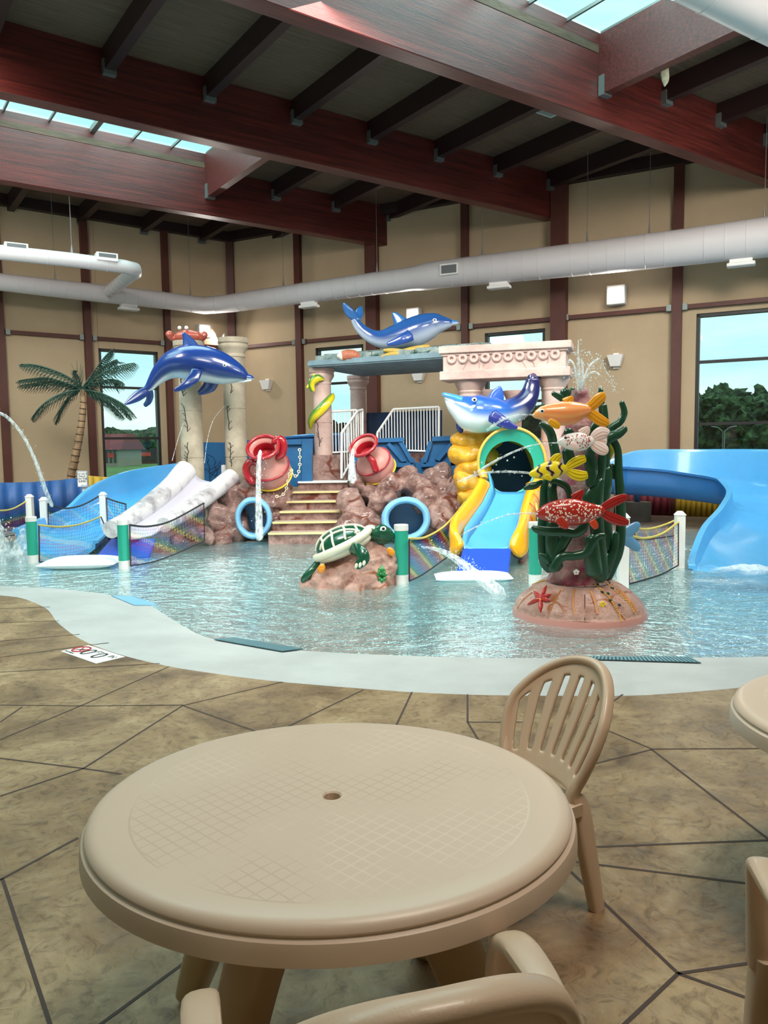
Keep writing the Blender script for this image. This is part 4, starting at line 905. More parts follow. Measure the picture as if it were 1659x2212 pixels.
# --- lintel (pergola front)
La=at(957,817,13.3); Lb=at(1222,806,12.7); zl0=La.z; zl1=at(957,752,13.3).z
ul2=Vector((Lb.x-La.x,Lb.y-La.y,0)); Ln=ul2.length; ul2.normalize(); vl=Vector((-ul2.y,ul2.x,0)); rzl=math.atan2(ul2.y,ul2.x)
root=thing('stone_lintel',(La+ul2*Ln/2+vl*.3),'pale pink carved stone lintel with a row of ten rings','lintel')
def lbx(bm,s0,s1,o0,o1,z0,z1,b=.008):
    c=La+ul2*((s0+s1)/2)+vl*((o0+o1)/2); bevbox(bm,(c.x,c.y,(z0+z1)/2),(s1-s0,o1-o0,z1-z0),b,rzl,1)
hL=zl1-zl0
bm=NB(); lbx(bm,0,Ln,0,.55,zl0+.08,zl1-.12); obj('lintel_block',bm,M_stone,root,smooth=False)
bm=NB(); lbx(bm,-.06,Ln+.09,-.07,.62,zl1-.10,zl1+.02,.01); lbx(bm,-.02,Ln+.04,-.03,.58,zl1-.14,zl1-.09); obj('cornice',bm,M_stone,root,smooth=False)
bm=NB(); lbx(bm,-.05,Ln+.07,-.06,.61,zl0-.04,zl0+.11,.01); obj('lower_moulding',bm,M_stone,root,smooth=False)
for k in range(10):
    c=La+ul2*(Ln*(.075+.0935*k))-vl*.012; bm=NB(); torus(bm,(c.x,c.y,zl0+hL*.55+.035),.056,.032,-vl,24,10); obj('carved_ring',bm,M_stone,root)
    n_=-vl
for k,(s_,z_) in enumerate(((.34,.1),(.62,.2),(.70,.28),(1.42,.1),(1.75,.3),(1.55,.12))):
    bm=NB(); c=La+ul2*s_-vl*.004; n_face=-vl; crackline(bm,(c.x,c.y,zl0+.08+z_*.3),.28,k+5,ul2,(ul2*.3*(-1)**k+Vector((0,0,1))).normalized(),.006); obj('crack',bm,mat('faint_brown_crack','9B7F78',.8),root,smooth=False)
n_face=Vector((0,-1,0))
c=La+ul2*.2+vl*.28; zc=zl0-.04
def col2(s,o,lab,r=.2,zb=.9):
    q=La+ul2*s+vl*o; root=thing('stone_column',(q.x,q.y,zb),lab,'column'); bm=NB(); lathe(bm,(q.x,q.y,0),[(r,zb),(r,zb+.7),(r-.01,zb+.71),(r,zb+.72),(r*.96,zc-.22)],seg=32); obj('column_shaft',bm,M_stone,root)
    bm=NB(); lathe(bm,(q.x,q.y,0),[(r*.9,zc-.24),(r*1.0,zc-.22),(r*1.05,zc-.19),(r*1.0,zc-.17),(r*1.3,zc-.07),(r*1.38,zc-.03),(r*1.38,zc),(.01,zc)],seg=32); obj('capital',bm,M_stone,root)
col2(.42,.28,'pale pink column under the left end of the lintel, behind the dolphin head'); col2(Ln-.22,.28,'pale pink column under the right end of the lintel'); 
col2(.22,2.6,'pale pink column standing behind the left end of the lintel',.2,zP)
col2(.80,3.1,'slim pale pink column farther back between the lintel columns',.16,zP)
# --- dolphins
def dcol(top,mid,bel,lo=-.55,hi=-.15):
    T_,M__,B_=lin(top),lin(mid),lin(bel)
    def f(t,s,co):
        if s<lo: return B_[:3]
        if s<hi:
            k=(s-lo)/(hi-lo); return tuple(B_[i]*(1-k)+M__[i]*k for i in range(3))
        k=min(1,(s-hi)/(.9-hi)); return tuple(M__[i]*(1-k)+T_[i]*k for i in range(3))
    return f
solid=lambda c:(lambda t,s,co:lin(c)[:3])
def eye(root,p,r,mtw=M_white,look=(0,-1,0),ring=True):
    lk=Vector(look).normalized(); bm=NB(); R=lk.to_track_quat('Z','Y').to_matrix().to_4x4(); ball(bm,p,(r*1.25,r,r*.5),3,R); eo=obj('eye',bm,mtw,root)
    bm=NB(); ball(bm,Vector(p)+lk*r*.36,(r*.62,r*.62,r*.25),3,R); obj('pupil',bm,mat('gloss_black','0D0D10',.1,coat=.6),eo)
def creature(name,base,lab,cat='sculpture'): return thing(name,base,lab,cat)
def fin(root,name,pts,Y,conv,s,cf,lat=(0,1,0),mt=None,pw=1.0,seg=16,sub=6,mid=None):
    bm=NB(); loft(bm,ps(pts,Y,conv,s),seg=seg,sub=sub,lat=lat,col=cf,pw=pw,mid=mid); return obj(name,bm,mt or M_paint,root)
# dolphin 1 (leaping, left). zoom region 240,680 scale 4.879
c7=Z(240,680,4.879); s7=4.879; Yd=13.25
root=creature('dolphin_sculpture',at(420,850,Yd),'glossy dark blue leaping dolphin with white belly mounted on the two bare columns')
body=[(375,790,38),(410,755,50,.8),(450,700,66,.8),(500,640,88,.85),(570,575,116,.9),(660,525,148,.95),(760,505,172,1),(870,505,186,.98),(980,518,186,.96),(1090,545,178,.94),(1190,575,160,.92),(1280,602,128,.95),(1350,625,94,1),(1400,648,62,1.1)]
f1=dcol('1D3E86','122860','BCC9CE',-.74,-.55)
bm=NB(); loft(bm,ps(body,Yd,c7,s7),seg=40,sub=6,lat=(0,1,0),col=f1,mid=(0,0,1)); obj('dolphin_body',bm,M_paint,root)
fin(root,'snout',[(1370,645,50,1.2),(1425,658,36,1.2),(1460,662,30,1.2),(1480,665,26,1.2)],Yd,c7,s7,dcol('1E4494','16337F','D5E2E6',-.5,-.3),mid=(0,0,1))
bm=NB(); loft(bm,ps([(1300,690,16,.8),(1380,700,14,.8),(1470,690,12,.8)],Yd-.02,c7,s7),seg=12,col=solid('D5E2E6'),lat=(0,1,0)); obj('lower_jaw',bm,M_paint,root)
bl=solid('17336F')
fin(root,'dorsal_fin',[(835,345,90,.30),(815,290,66,.26),(790,240,40,.25),(760,195,16,.4)],Yd,c7,s7,solid('1D4286'))
fin(root,'pectoral_fin',[(900,590,60,.4,-.38),(870,660,62,.3,-.45),(810,720,48,.3,-.5),(740,765,34,.35,-.52),(672,795,20,.5,-.52)],Yd,c7,s7,bl)
fin(root,'pectoral_fin',[(1070,690,70,.35,.1),(1040,745,72,.3,.12),(985,790,50,.3,.15),(925,825,24,.4,.18)],Yd,c7,s7,bl)
fin(root,'fluke',[(395,790,34,.8,0),(340,820,52,.4,-.05),(260,870,52,.35,-.1),(190,915,32,.35,-.15),(150,940,14,.5,-.18)],Yd,c7,s7,bl)
fin(root,'fluke',[(405,800,34,.8,0),(410,850,38,.45,.05),(395,910,34,.4,.1),(355,955,22,.5,.15)],Yd,c7,s7,bl)
p=at(*c7(1197,531),Yd-.36); eye(root,p,.026); 
# fixing bracket to columns
bm=NB(); cyl(bm,(cx1,13.7,at(407,800,13.7).z),(cx1,Yd+.1,at(407,800,13.7).z),.05,n=12); cyl(bm,(cx2,14.05,at(503,800,14).z),(cx2-.05,Yd+.2,at(503,800,Yd).z),.05,n=12); obj('mounting_arm',bm,M_galv,root)
# dolphin 2 (on roof). zoom region 640,640 scale 2.676
c8=Z(640,640,2.676); s8=2.676; Y2=14.75
root=creature('dolphin_sculpture',at(870,745,Y2),'blue and white dolphin balancing with raised tail on the tower roof slab')
body=[(335,135,20),(358,170,27,.8),(392,205,33,.85),(440,235,40,.9),(500,248,52,1),(560,238,65,1),(620,222,76,1),(680,205,84,1),(740,182,80,1),(800,162,64,1),(850,157,42,1),(885,156,26,1.1)]
f2=dcol('2C5FA2','24488A','AEBBD0',-.55,.1)
bm=NB(); loft(bm,ps(body,Y2,c8,s8),seg=36,sub=6,col=f2,mid=(0,0,1)); obj('dolphin_body',bm,M_paint,root)
fin(root,'snout',[(880,155,22,1.1),(905,153,15,1.2),(928,152,12,1.2)],Y2,c8,s8,dcol('3A78B8','3A78B8','C5D0E0',-.4,-.2),mid=(0,0,1))
fin(root,'dorsal_fin',[(615,180,50,.3),(600,150,40,.3),(580,120,26,.3),(560,98,10,.5)],Y2,c8,s8,solid('2F6AA8'))
fin(root,'pectoral_fin',[(660,225,34,.4,-.42),(620,245,28,.35,-.5),(570,265,20,.35,-.52),(528,275,11,.5,-.53)],Y2,c8,s8,solid('274A92'))
fin(root,'fluke',[(345,130,20,.8),(315,100,26,.4,-.08),(290,68,20,.4,-.12),(275,42,8,.6,-.14)],Y2,c8,s8,solid('2F64A4'))
fin(root,'fluke',[(350,135,22,.8),(362,105,24,.4,.1),(368,78,20,.4,.15),(378,62,8,.5,.2)],Y2,c8,s8,solid('2F64A4'))
p=at(*c8(800,137),Y2-.36); eye(root,p,.03)
# yellow starfish under it, terracotta fish on roof edge
root=thing('starfish_sculpture',at(865,768,14.1),'mustard yellow starfish sculpture under the roof dolphin','sculpture')
M_must=mat('mustard_paint','C2A145',.5,var=.25,vscale=8,bump=.3)
for i,(pts) in enumerate(([(620,330,18),(560,335,18),(495,350,10)],[(620,325,20),(690,305,18),(762,290,12)],[(620,325,18),(560,315,15),(510,312,9)],[(620,330,18),(640,345,16),(655,358,8)][0:2]+[(650,350,8)])):
    bm=NB(); loft(bm,ps([(a,b,c,1.0) for a,b,c in pts],14.15,c8,s8),seg=14); obj('starfish_arm',bm,M_must,root)
root=thing('broken_pot_sculpture',at(757,778,14.45),'terracotta coloured broken shell lying on the front edge of the tower roof','sculpture')
M_terr=mat('terracotta_paint','B4684C',.45,var=.2,vscale=8,bump=.3); bm=NB(); loft(bm,ps([(270,345,30,.9),(300,340,32,.9),(335,342,30,.9),(362,348,18,.9)],14.45,c8,s8),seg=16); obj('shell_body',bm,M_terr,root)
bm=NB(); loft(bm,ps([(258,345,26,.9),(268,345,28,.9)],14.45,c8,s8),seg=14,sub=1); obj('shell_mouth',bm,mat('bone_paint','D8CFC4',.5),root)
# dolphin 3 (on yellow shell wall). zoom 900,680 s 3.072
c3=Z(900,680,3.072); s3=3.072; Y3=12.5
root=creature('dolphin_sculpture',at(1065,925,Y3),'large blue and white dolphin resting on the yellow shell wall, tail arched up')
body=[(215,560,36,1.1),(250,590,62,1.05),(300,620,92,1),(360,650,122,1),(430,660,124,.95),(510,660,108,.9),(590,655,90,.85,.05),(660,628,84,.7,.1),(715,585,74,.6,.15),(750,530,62,.55,.2),(766,470,52,.5,.22),(770,430,44,.5,.22)]
f3=dcol('2A55A8','2F67B8','DDE4E4',-.35,.05)
def f3b(t,s,co):
    c=f3(t,s,co); k=max(0,min(1,(t-.5)/.2)); d=lin('1D2152'); return tuple(c[i]*(1-k)+d[i]*k for i in range(3))
bm=NB(); loft(bm,ps(body,Y3,c3,s3),seg=40,sub=6,col=f3b,mid=(0,0,1)); obj('dolphin_body',bm,M_paint,root)
fin(root,'snout',[(290,575,36,1.4),(250,556,28,1.5),(215,542,22,1.6),(180,530,16,1.6)],Y3-.05,c3,s3,dcol('3F93CE','2F7AC0','9CC8E0',-.6,-.3),mid=(0,0,1))
fin(root,'lower_jaw',[(290,610,40,1.4),(245,585,26,1.6),(208,562,14,1.6),(188,550,8,1.6)],Y3-.05,c3,s3,solid('D8E2E4'))
fin(root,'dorsal_fin',[(520,580,58,.3),(535,530,46,.28),(545,500,30,.3),(550,478,12,.5)],Y3,c3,s3,solid('2C59AE'))
fin(root,'pectoral_fin',[(500,670,44,.4,-.4),(560,705,40,.35,-.45),(620,735,26,.35,-.45),(665,748,12,.5,-.45)],Y3,c3,s3,solid('252F78'))
fin(root,'pectoral_fin',[(300,690,30,.4,.2),(290,740,28,.4,.25),(295,780,14,.4,.3)],Y3,c3,s3,solid('252F78'))
fin(root,'fluke',[(768,435,44,.5,.22),(790,415,34,.4,.3),(815,400,18,.4,.35)],Y3,c3,s3,solid('1D2152'))
p=at(*c3(383,563),Y3-.30); eye(root,p,.034)
# --- yellow shell wall and teal-ringed slide
zn=Z(900,680,3.072)
root=thing('shell_wall',at(1050,1060,13.1),'golden yellow layered shell-like wall around the teal slide opening','wall sculpture')
for k,(x0,x1,y,r) in enumerate(((988,1075,951,19),(988,1052,984,20),(990,1040,1015,19),(992,1032,1045,18),(1003,1028,1070,14))):
    bm=NB(); Yk=12.75-.05*k; st=[]
    for t in range(7):
        x=x0+(x1-x0)*t/6; p=at(x,y-(x-x0)*.05+math.sin(t*1.7+k)*1.5,Yk); rr=(r*1.12+3*math.sin(t*1.3+k*2))*Yk/F*1.0; st.append((p.x,p.y+.2,p.z,rr,.34))
    bm.free()
    SPEC=[]
    for t in range(4):
        x=x0+20+(x1-x0-34)*t/3; rr=r*1.2*(1+.12*math.sin(t*2.1+k*1.7))*Yk/F; SPEC.append((at(x,y-(x-x0)*.05+math.sin(t*1.7+k)*2,Yk+.22),(rr*1.5,.30,rr)))
    boulders('shell_layer',SPEC,M_yelp,voxel=.03,amp=.05,fr=3.0,parent=root,seed=20+k,rough=None)
bm=NB(); st=[]
for (x,y,r) in ((1100,940,14),(1140,952,18),(1155,985,14),(1165,1020,14),(1165,1060,14)):
    p=at(x,y,12.95); st.append((p.x,p.y,p.z,r*12.95/F,.3))
loft(bm,st,seg=18); obj('shell_layer',bm,M_yelp,root)
bm=NB(); prism(bm,[at(x,y,12.95) for x,y in ((990,946),(1036,942),(1034,1060),(1000,1080),(990,1070))],(0,.5,0)); obj('backing',bm,M_yelp,root,smooth=False)
# ring
Yr=12.15; ctr=at(1106,1000,Yr); root=thing('tunnel_slide',at(1106,1075,Yr),'sky blue play slide with yellow sides coming out of a teal-rimmed tunnel opening','slide')
bm=NB(); n=72; 
def ringpt(a,k):
    # outer outline: slightly kite shaped; in px
    ox=73*math.cos(a); oy=-76*math.sin(a); 
    if math.sin(a)>.3: oy*=1.0; ox*=1.0
    ix=53*math.cos(a)-3; iy=-56*math.sin(a)+1
    return (1106+ox,1000+oy) if k else (1103+ix,1008+iy)
for i in range(n):
    a=2*math.pi*i/n; b_=2*math.pi*(i+1)/n
    def q(a,k,Y): x,y=ringpt(a,k); return at(x,y,Y)
    for (k0,Ya,k1,Yb) in ((1,Yr,0,Yr+.05),(1,Yr,1,Yr+.35),(0,Yr+.05,0,Yr+1.2)):
        vs=[bm.verts.new(p) for p in (q(a,k0,Ya),q(b_,k0,Ya),q(b_,k1,Yb),q(a,k1,Yb))]; bm.faces.new(vs)
bmesh.ops.remove_doubles(bm,verts=bm.verts[:],dist=1e-4)
trm=obj('tunnel_rim',bm,M_teal,root,sharp=.7)
bm=NB(); P=[at(*ringpt(2*math.pi*i/48,1),Yr-.01) for i in range(49)]; tube(bm,[tuple(p) for p in P],.022,seg=8,sub=1,lat=(0,1,0)); obj('rim_edge',bm,mat('yellow_edge','D9B04A',.4),trm)
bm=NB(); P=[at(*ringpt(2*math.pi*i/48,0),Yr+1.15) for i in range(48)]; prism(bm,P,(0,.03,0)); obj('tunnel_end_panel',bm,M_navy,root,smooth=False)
# slide bed
def SL(px,py,Y): p=at(px,py,Y); return p
rowsL=[(1068,1060,12.1),(1040,1095,11.6),(1015,1135,11.0),(998,1165,10.5),(1000,1184,10.2)]; rowsR=[(1140,1060,12.1),(1130,1095,11.6),(1118,1135,11.0),(1109,1165,10.5),(1103,1184,10.2)]
bm=NB(); m_=8; rr_=[]
Lc=cr_interp([tuple(at(*r)) for r in rowsL],4); Rc=cr_interp([tuple(at(*r)) for r in rowsR],4)
for a,b in zip(Lc,Rc):
    a=Vector(a);b=Vector(b); row=[]
    for j in range(m_+1):
        t=j/m_; p=a.lerp(b,t); p.z+=.05*(2*t-1)**4-.02; row.append(bm.verts.new(p))
    rr_.append(row)
for i in range(len(rr_)-1):
    for j in range(m_): bm.faces.new((rr_[i][j],rr_[i][j+1],rr_[i+1][j+1],rr_[i+1][j]))
o=obj('slide_bed',bm,M_sky,root,sharp=1.0); md=o.modifiers.new('t','SOLIDIFY'); md.thickness=.05; md.offset=1
bm=NB(); bevbox(bm,at(1100,1068,12.2)+Vector((0,.05,-.01)),(.62,.25,.05),.01); obj('entry_sill',bm,M_white,root)
# blue inner walls and yellow side mouldings
for pts,wl in (([(1046,1020,12.1,10),(1048,1050,12.0,14),(1030,1085,11.5,15),(1008,1115,11.0,16),(990,1140,10.6,17),(985,1165,10.3,17),(990,1188,10.15,13)],1),([(1166,1020,12.1,12),(1158,1060,12.0,19),(1146,1095,11.5,20),(1136,1125,11.0,19),(1130,1150,10.6,18),(1122,1172,10.3,18),(1112,1190,10.15,13)],-1)):
    bm=NB(); st=[]
    for x,y,Y,r in pts:
        p=at(x-2*wl,y,Y); st.append((p.x,p.y,p.z,r*Y/F*.72,r*Y/F*1.5))
    loft(bm,st,seg=20,sub=5,lat=(0,.6,1),pw=.8); obj('yellow_side',bm,M_yel,root)
    bm=NB(); rows=[]
    for (x,y,Y,r) in pts:
        p=at(x+wl*r*.75,y,Y); p2=at(x+wl*(r*.75+9),y+22,Y); rows.append((bm.verts.new(p),bm.verts.new(p2)))
    for i in range(len(rows)-1): bm.faces.new((rows[i][0],rows[i+1][0],rows[i+1][1],rows[i][1]))
    o=obj('slide_wall',bm,M_sky,root); md=o.modifiers.new('t','SOLIDIFY'); md.thickness=.03
bm=NB(); 
for k in range(6):
    Y=11.9-.27*k; x=1172-7*k; y=1050+20*k; strip(bm,[at(x-14,y-4,Y-.2),at(x-4,y+6,Y-.22),at(x+1,y+20,Y-.2)],.012,.015,up=(0,-1,0))
obj('painted_stroke',bm,mat('orange_red_stroke','C8481C',.5),root,smooth=False)
# blue exit mats and pads
def matpad(px,Ya,Yb,lab,mt=None,th=.05,name='exit_mat'):
    P=[at(px[0][0],px[0][1],Ya),at(px[1][0],px[1][1],Ya),at(px[2][0],px[2][1],Yb),at(px[3][0],px[3][1],Yb)]; bm=NB(); prism(bm,P,(0,0,-th)); bmesh.ops.bevel(bm,geom=bm.edges[:],offset=.012,segments=2,affect='EDGES'); return tag(obj(name,bm,mt or M_mat,sharp=.6),lab,'mat')
y1=on(1040,1240,-.03).y
matpad([(1001,1184),(1104,1184),(1098,1241),(983,1241)],10.1,y1,'royal blue padded mat sloping from the yellow-sided slide into the water')
def cushion(c,sx,sy,h,lab,rz=0,mt=None):
    bm=NB(); n=20; g=[]
    R=Matrix.Rotation(rz,4,'Z')
    for s_ in (1,-1):
        gg=[]
        for i in range(n+1):
            for j in range(n+1):
                a=-1+2*i/n;b_=-1+2*j/n; e=(1-abs(a)**3)*(1-abs(b_)**3); gg.append(bm.verts.new(Vector(c)+R@Vector((a*sx,b_*sy,s_*h*.5*max(0,e)**.6+h*.35))))
        for i in range(n):
            for j in range(n): bm.faces.new((gg[i*(n+1)+j],gg[(i+1)*(n+1)+j],gg[(i+1)*(n+1)+j+1],gg[i*(n+1)+j+1]))
    bmesh.ops.remove_doubles(bm,verts=bm.verts[:],dist=1e-4); return tag(obj('white_float_pad',bm,mt or M_foam),lab,'pad')
p=on(178,1224,-.04); cushion((p.x,p.y,-.03),.52,.35,.16,'white cushion-like pad in the water between the two left teal posts',.05)
p=on(1022,1250,-.04); cushion((p.x,p.y,-.05),.46,.24,.11,'white pad in the water below the royal blue mat of the yellow slide')
# --- white slide with marble log sides
root=thing('marble_slide',on(300,1165,-.03),'white slide between two fat marble-painted log sides beside the cracked columns','slide')
lg=((([(402,1015,13.6,25),(372,1050,13.2,24),(325,1090,12.5,23),(280,1122,11.9,22),(240,1144,11.3,21)]),'side_log'),(([(500,1033,14.0,23),(468,1056,13.6,21),(428,1086,13.0,20),(390,1112,12.4,19),(354,1134,11.8,18)]),'side_log'))
for pts,nm in lg:
    bm=NB(); st=[]
    for x,y,Y,r in pts: p=at(x,y,Y); st.append((p.x,p.y,p.z,r*Y/F*.93,r*Y/F*.93))
    loft(bm,st,seg=30,sub=6,lat=(1,0,.2),round_ends=False); obj(nm,bm,M_marble,root)
bm=NB(); rr_=[]
for (a,b) in zip(cr_interp([tuple(at(x+16,y+3,Y)) for x,y,Y,r in lg[0][0]],3),cr_interp([tuple(at(x-8,y-1,Y)) for x,y,Y,r in lg[1][0]],3)):
    a=Vector(a);b=Vector(b); row=[]
    for j in range(9):
        t=j/8; p=a.lerp(b,t); p.z-=.22*(1-(2*t-1)**4)*.6; row.append(bm.verts.new(p))
    rr_.append(row)
for i in range(len(rr_)-1):
    for j in range(8): bm.faces.new((rr_[i][j],rr_[i][j+1],rr_[i+1][j+1],rr_[i+1][j]))
o=obj('slide_bed',bm,mat('white_slide_gelcoat','D2CEDB',.25,coat=.3),root,sharp=1.2); md=o.modifiers.new('t','SOLIDIFY'); md.thickness=.04
for px,py,Y in ((405,1030,13.75),(500,1030,14.2)):
    p=at(px,py,Y+.1); bm=NB(); bevbox(bm,(p.x,p.y,p.z),(.36,.1,.45),.02); obj('end_block',bm,M_marble,root)
ya=11.6; matpad([(240,1162),(337,1162),(322,1205),(205,1203)],ya,on(260,1204,-.02).y,'royal blue padded mat below the white marble slide')
# rock flank and rock masses
def BR(lst,Yoff=0):
    out=[]
    for x,y,Y,r in lst:
        c=at(x,y,Y); rr=r*Y/F; out.append((c,(rr,rr*.9,rr)))
    return out
tag(boulders('rock_flank',BR([(505,1075,13.9,34),(505,1130,13.6,44),(470,1125,13.4,30),(440,1150,12.9,26),(460,1095,13.5,18),(415,1160,12.6,18),(520,1165,13.5,18),(380,1172,12.2,12),(485,1168,13.1,20)]),M_pink,amp=.17,fr=1.7,voxel=.028,seed=1),'pink fibreglass rock under the right log of the white slide','rock')
tag(boulders('rock_mound',BR([(540,1068,13.75,26),(575,1068,13.8,24),(605,1068,13.9,22),(620,1060,14.0,18),(590,1098,13.75,28),(608,1085,13.8,20),(596,1128,13.6,20),(520,1085,13.8,18),(588,1148,13.35,12),(528,1158,13.6,10)]),M_pink,amp=.16,fr=1.8,voxel=.028,seed=2),'pink rock mound holding the left pitcher above the left tunnel ring','rock')
tag(boulders('rock_mound',BR([(768,1050,13.6,20),(762,1085,13.3,26),(772,1120,13.0,28),(755,1140,12.8,20),(800,1065,13.7,22),(810,1100,13.5,24),(783,1035,13.8,14),(830,1085,13.5,26),(845,1055,13.7,22),(880,1035,13.8,26),(900,1060,13.6,24),(925,1035,13.8,30),(950,1025,13.9,24),(960,1060,13.6,28),(925,1085,13.3,30),(965,1100,13.2,28),(990,1060,13.5,30),(1000,1100,13.1,24),(950,1130,12.9,28),(800,1140,13.0,26),(985,1150,12.8,20),(850,1150,13.5,20),(920,1150,13.2,24),(1010,1055,13.4,18)]),M_pink,amp=.19,fr=1.6,voxel=.028,seed=3),'large lumpy pink rock mound around the right tunnel ring and under the right pitcher','rock')
tag(boulders('rock_mound',BR([(1130,1190,10.9,18),(1148,1170,11.2,18),(1125,1215,10.5,12),(990,1200,10.9,12),(1140,1140,11.7,16)]),M_pink,amp=.08,seed=4),'small pink rock along the right side of the yellow slide','rock')
# tunnel rings
def tring(px,py,rx,ry,Y,lab):
    c=at(px,py,Y); s=Y/F; root=thing('tunnel_ring',(c.x,c.y,c.z-ry*s),lab,'tunnel')
    bm=NB(); torus(bm,c,rx*s*.86,rx*s*.15,(0,1,0),40,14,ecc=-ry/rx)
    for v in bm.verts: v.co.y=c.y+(v.co.y-c.y)*1.8; v.co+= (v.co-c)*.02*noise.noise(v.co*9)
    obj('ring_lip',bm,M_ring,root)
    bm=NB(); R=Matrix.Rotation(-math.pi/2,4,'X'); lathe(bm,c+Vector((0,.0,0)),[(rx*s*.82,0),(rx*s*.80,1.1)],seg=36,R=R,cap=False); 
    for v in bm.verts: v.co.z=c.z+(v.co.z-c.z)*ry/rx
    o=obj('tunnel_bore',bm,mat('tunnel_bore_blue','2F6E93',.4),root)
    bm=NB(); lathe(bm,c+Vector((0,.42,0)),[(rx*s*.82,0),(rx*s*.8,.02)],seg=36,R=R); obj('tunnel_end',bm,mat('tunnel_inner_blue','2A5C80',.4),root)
tring(548,1119,40,46,13.2,'pale blue tunnel ring at the foot of the left rock mound')
tring(877,1121,53,48,12.75,'pale blue tunnel ring behind the turtle')
# --- pitchers
def pitcher(bc,Yb,mc,Ym,R_,lab,chain=False,k=1.0,yaw=0):
    B=at(*bc,Yb); Mo=at(*mc,Ym); ax=(Mo-B); Ln=ax.length; ax.normalize(); q=ax.to_track_quat('Z','Y').to_matrix().to_4x4()
    root=thing('pitcher',B-Vector((0,0,R_)),lab,'pitcher')
    prof=[(.02,-R_*.95),(R_*.55,-R_*.92),(R_*.85,-R_*.55),(R_*.99,-.1*R_),(R_*.97,R_*.25),(R_*.82,R_*.6),(R_*.58,R_*.92),(R_*.50,Ln*.82),(R_*.58,Ln*.93),(R_*.74,Ln*1.0)]
    pr=cr_interp(prof,4); inner=[(max(.005,r-.03),z+.005) for r,z in reversed(pr)][:22]
    bm=NB(); lathe(bm,B,pr,seg=40,R=q,cap=False); obj('pitcher_body',bm,M_pot,root)
    bm=NB(); torus(bm,B+ax*Ln,R_*.72,R_*.09,ax,40,12); obj('rim',bm,M_redg,root)
    bm=NB(); lathe(bm,B+ax*0,[(R_*.70,Ln*.99),(R_*.54,Ln*.9),(R_*.46,Ln*.8),(R_*.5,Ln*.6),(.01,Ln*.55)],seg=36,R=q,cap=False); obj('mouth_lining',bm,M_redg,root)
    bm=NB(); torus(bm,B+ax*R_*.42,R_*.95,R_*.05,ax,44,10); obj('red_band',bm,M_redg,root)
    bm=NB(); torus(bm,B-ax*R_*.28,R_*.985,R_*.045,ax,44,10); obj('yellow_band',bm,M_yl,root)
    return root,B,ax
r_,B,ax=pitcher((584,1018),13.75,(568,966),13.3,.375,'pink pitcher with red rim pouring water, chained, above the left tunnel ring')
for pts in ([(592,955),(604,948),(612,958),(610,980),(600,988)],[(552,998),(540,998),(532,1012),(535,1030),(545,1042)]):
    bm=NB(); tube(bm,[tuple(at(x,y,13.4)) for x,y in pts],[.055,.065,.07,.065,.055],seg=14); obj('handle',bm,M_redg,r_)
r_,B,ax=pitcher((812,1008),13.85,(785,962),13.5,.345,'pink pitcher with red rim pouring to the left above the tall rock beside the stairs')
bm=NB(); tube(bm,[tuple(at(x,y,13.42)) for x,y in ((795,985),(804,995),(808,1005),(812,1016))],[.05,.065,.06,.06],seg=14); obj('handle',bm,M_redg,r_)
# chain
M_chain=mat('ivory_chain','D6CDB4',.4); P=[(647,968),(648,1000),(644,1025),(636,1033),(628,1012),(624,1030),(618,1058),(605,1074),(592,1070)]
pp=cr_interp([tuple(at(x,y,13.25+.0*i)) for i,(x,y) in enumerate(P)],6); bm=NB(); acc=0; prev=Vector(pp[0]); k=0
for a in pp[1:]:
    a=Vector(a)
    while (a-prev).length>.062:
        d=(a-prev).normalized(); c=prev+d*.031; ax_=d.cross(Vector((0,1,0))) if k%2 else d.cross(Vector((1,.2,.3)))
        torus(bm,c,.022,.008,ax_,12,6); prev=prev+d*.062; k+=1
tag(obj('chain',bm,M_chain),'ivory plastic chain draped from the blue gate panel around the left pitcher','chain')
# water from pitchers
M_jet=bpy.data.materials.new('white_water'); M_jet.use_nodes=True; t=M_jet.node_tree; t.nodes.clear(); o=N(t,'ShaderNodeOutputMaterial'); a=N(t,'ShaderNodeBsdfTransparent'); b=N(t,'ShaderNodeBsdfPrincipled'); b.inputs['Base Color'].default_value=(.85,.92,.94,1); b.inputs['Roughness'].default_value=.15
g=N(t,'ShaderNodeTexCoord'); n_=N(t,'ShaderNodeTexNoise',Scale=26.0,Detail=4.0); mpn=N(t,'ShaderNodeMapping'); mpn.inputs['Scale'].default_value=(1,1,.5); L(t,g.outputs['Object'],mpn.inputs[0]); L(t,mpn.outputs[0],n_.inputs['Vector'])
r=N(t,'ShaderNodeMapRange'); r.inputs[1].default_value=.35; r.inputs[2].default_value=.7; r.inputs[3].default_value=.08; r.inputs[4].default_value=.75; L(t,n_.outputs['Fac'],r.inputs[0])
x=N(t,'ShaderNodeMixShader'); L(t,r.outputs[0],x.inputs[0]); L(t,a.outputs[0],x.inputs[1]); L(t,b.outputs[0],x.inputs[2]); L(t,x.outputs[0],o.inputs[0])
def jet(pts,rs,lab,nm='water_jet',drops=0,spread=.05,seed=0,P=None):
    bm=NB(); P=[tuple(at(*p)) for p in pts] if P is None else P; tube(bm,P,rs,seg=8,sub=6,lat=(0,1,.2))
    rnd=random.Random(seed+len(lab)); Q=cr_interp([tuple(p) for p in P],8)
    for k in range(drops):
        q=Q[int(rnd.random()**.7*(len(Q)-1))]; ball(bm,(q[0]+rnd.gauss(0,spread),q[1]+rnd.gauss(0,spread),q[2]+rnd.gauss(0,spread)),rnd.uniform(.003,.009),1)
    return tag(obj(nm,bm,M_jet),lab,'water','water jets and streams')
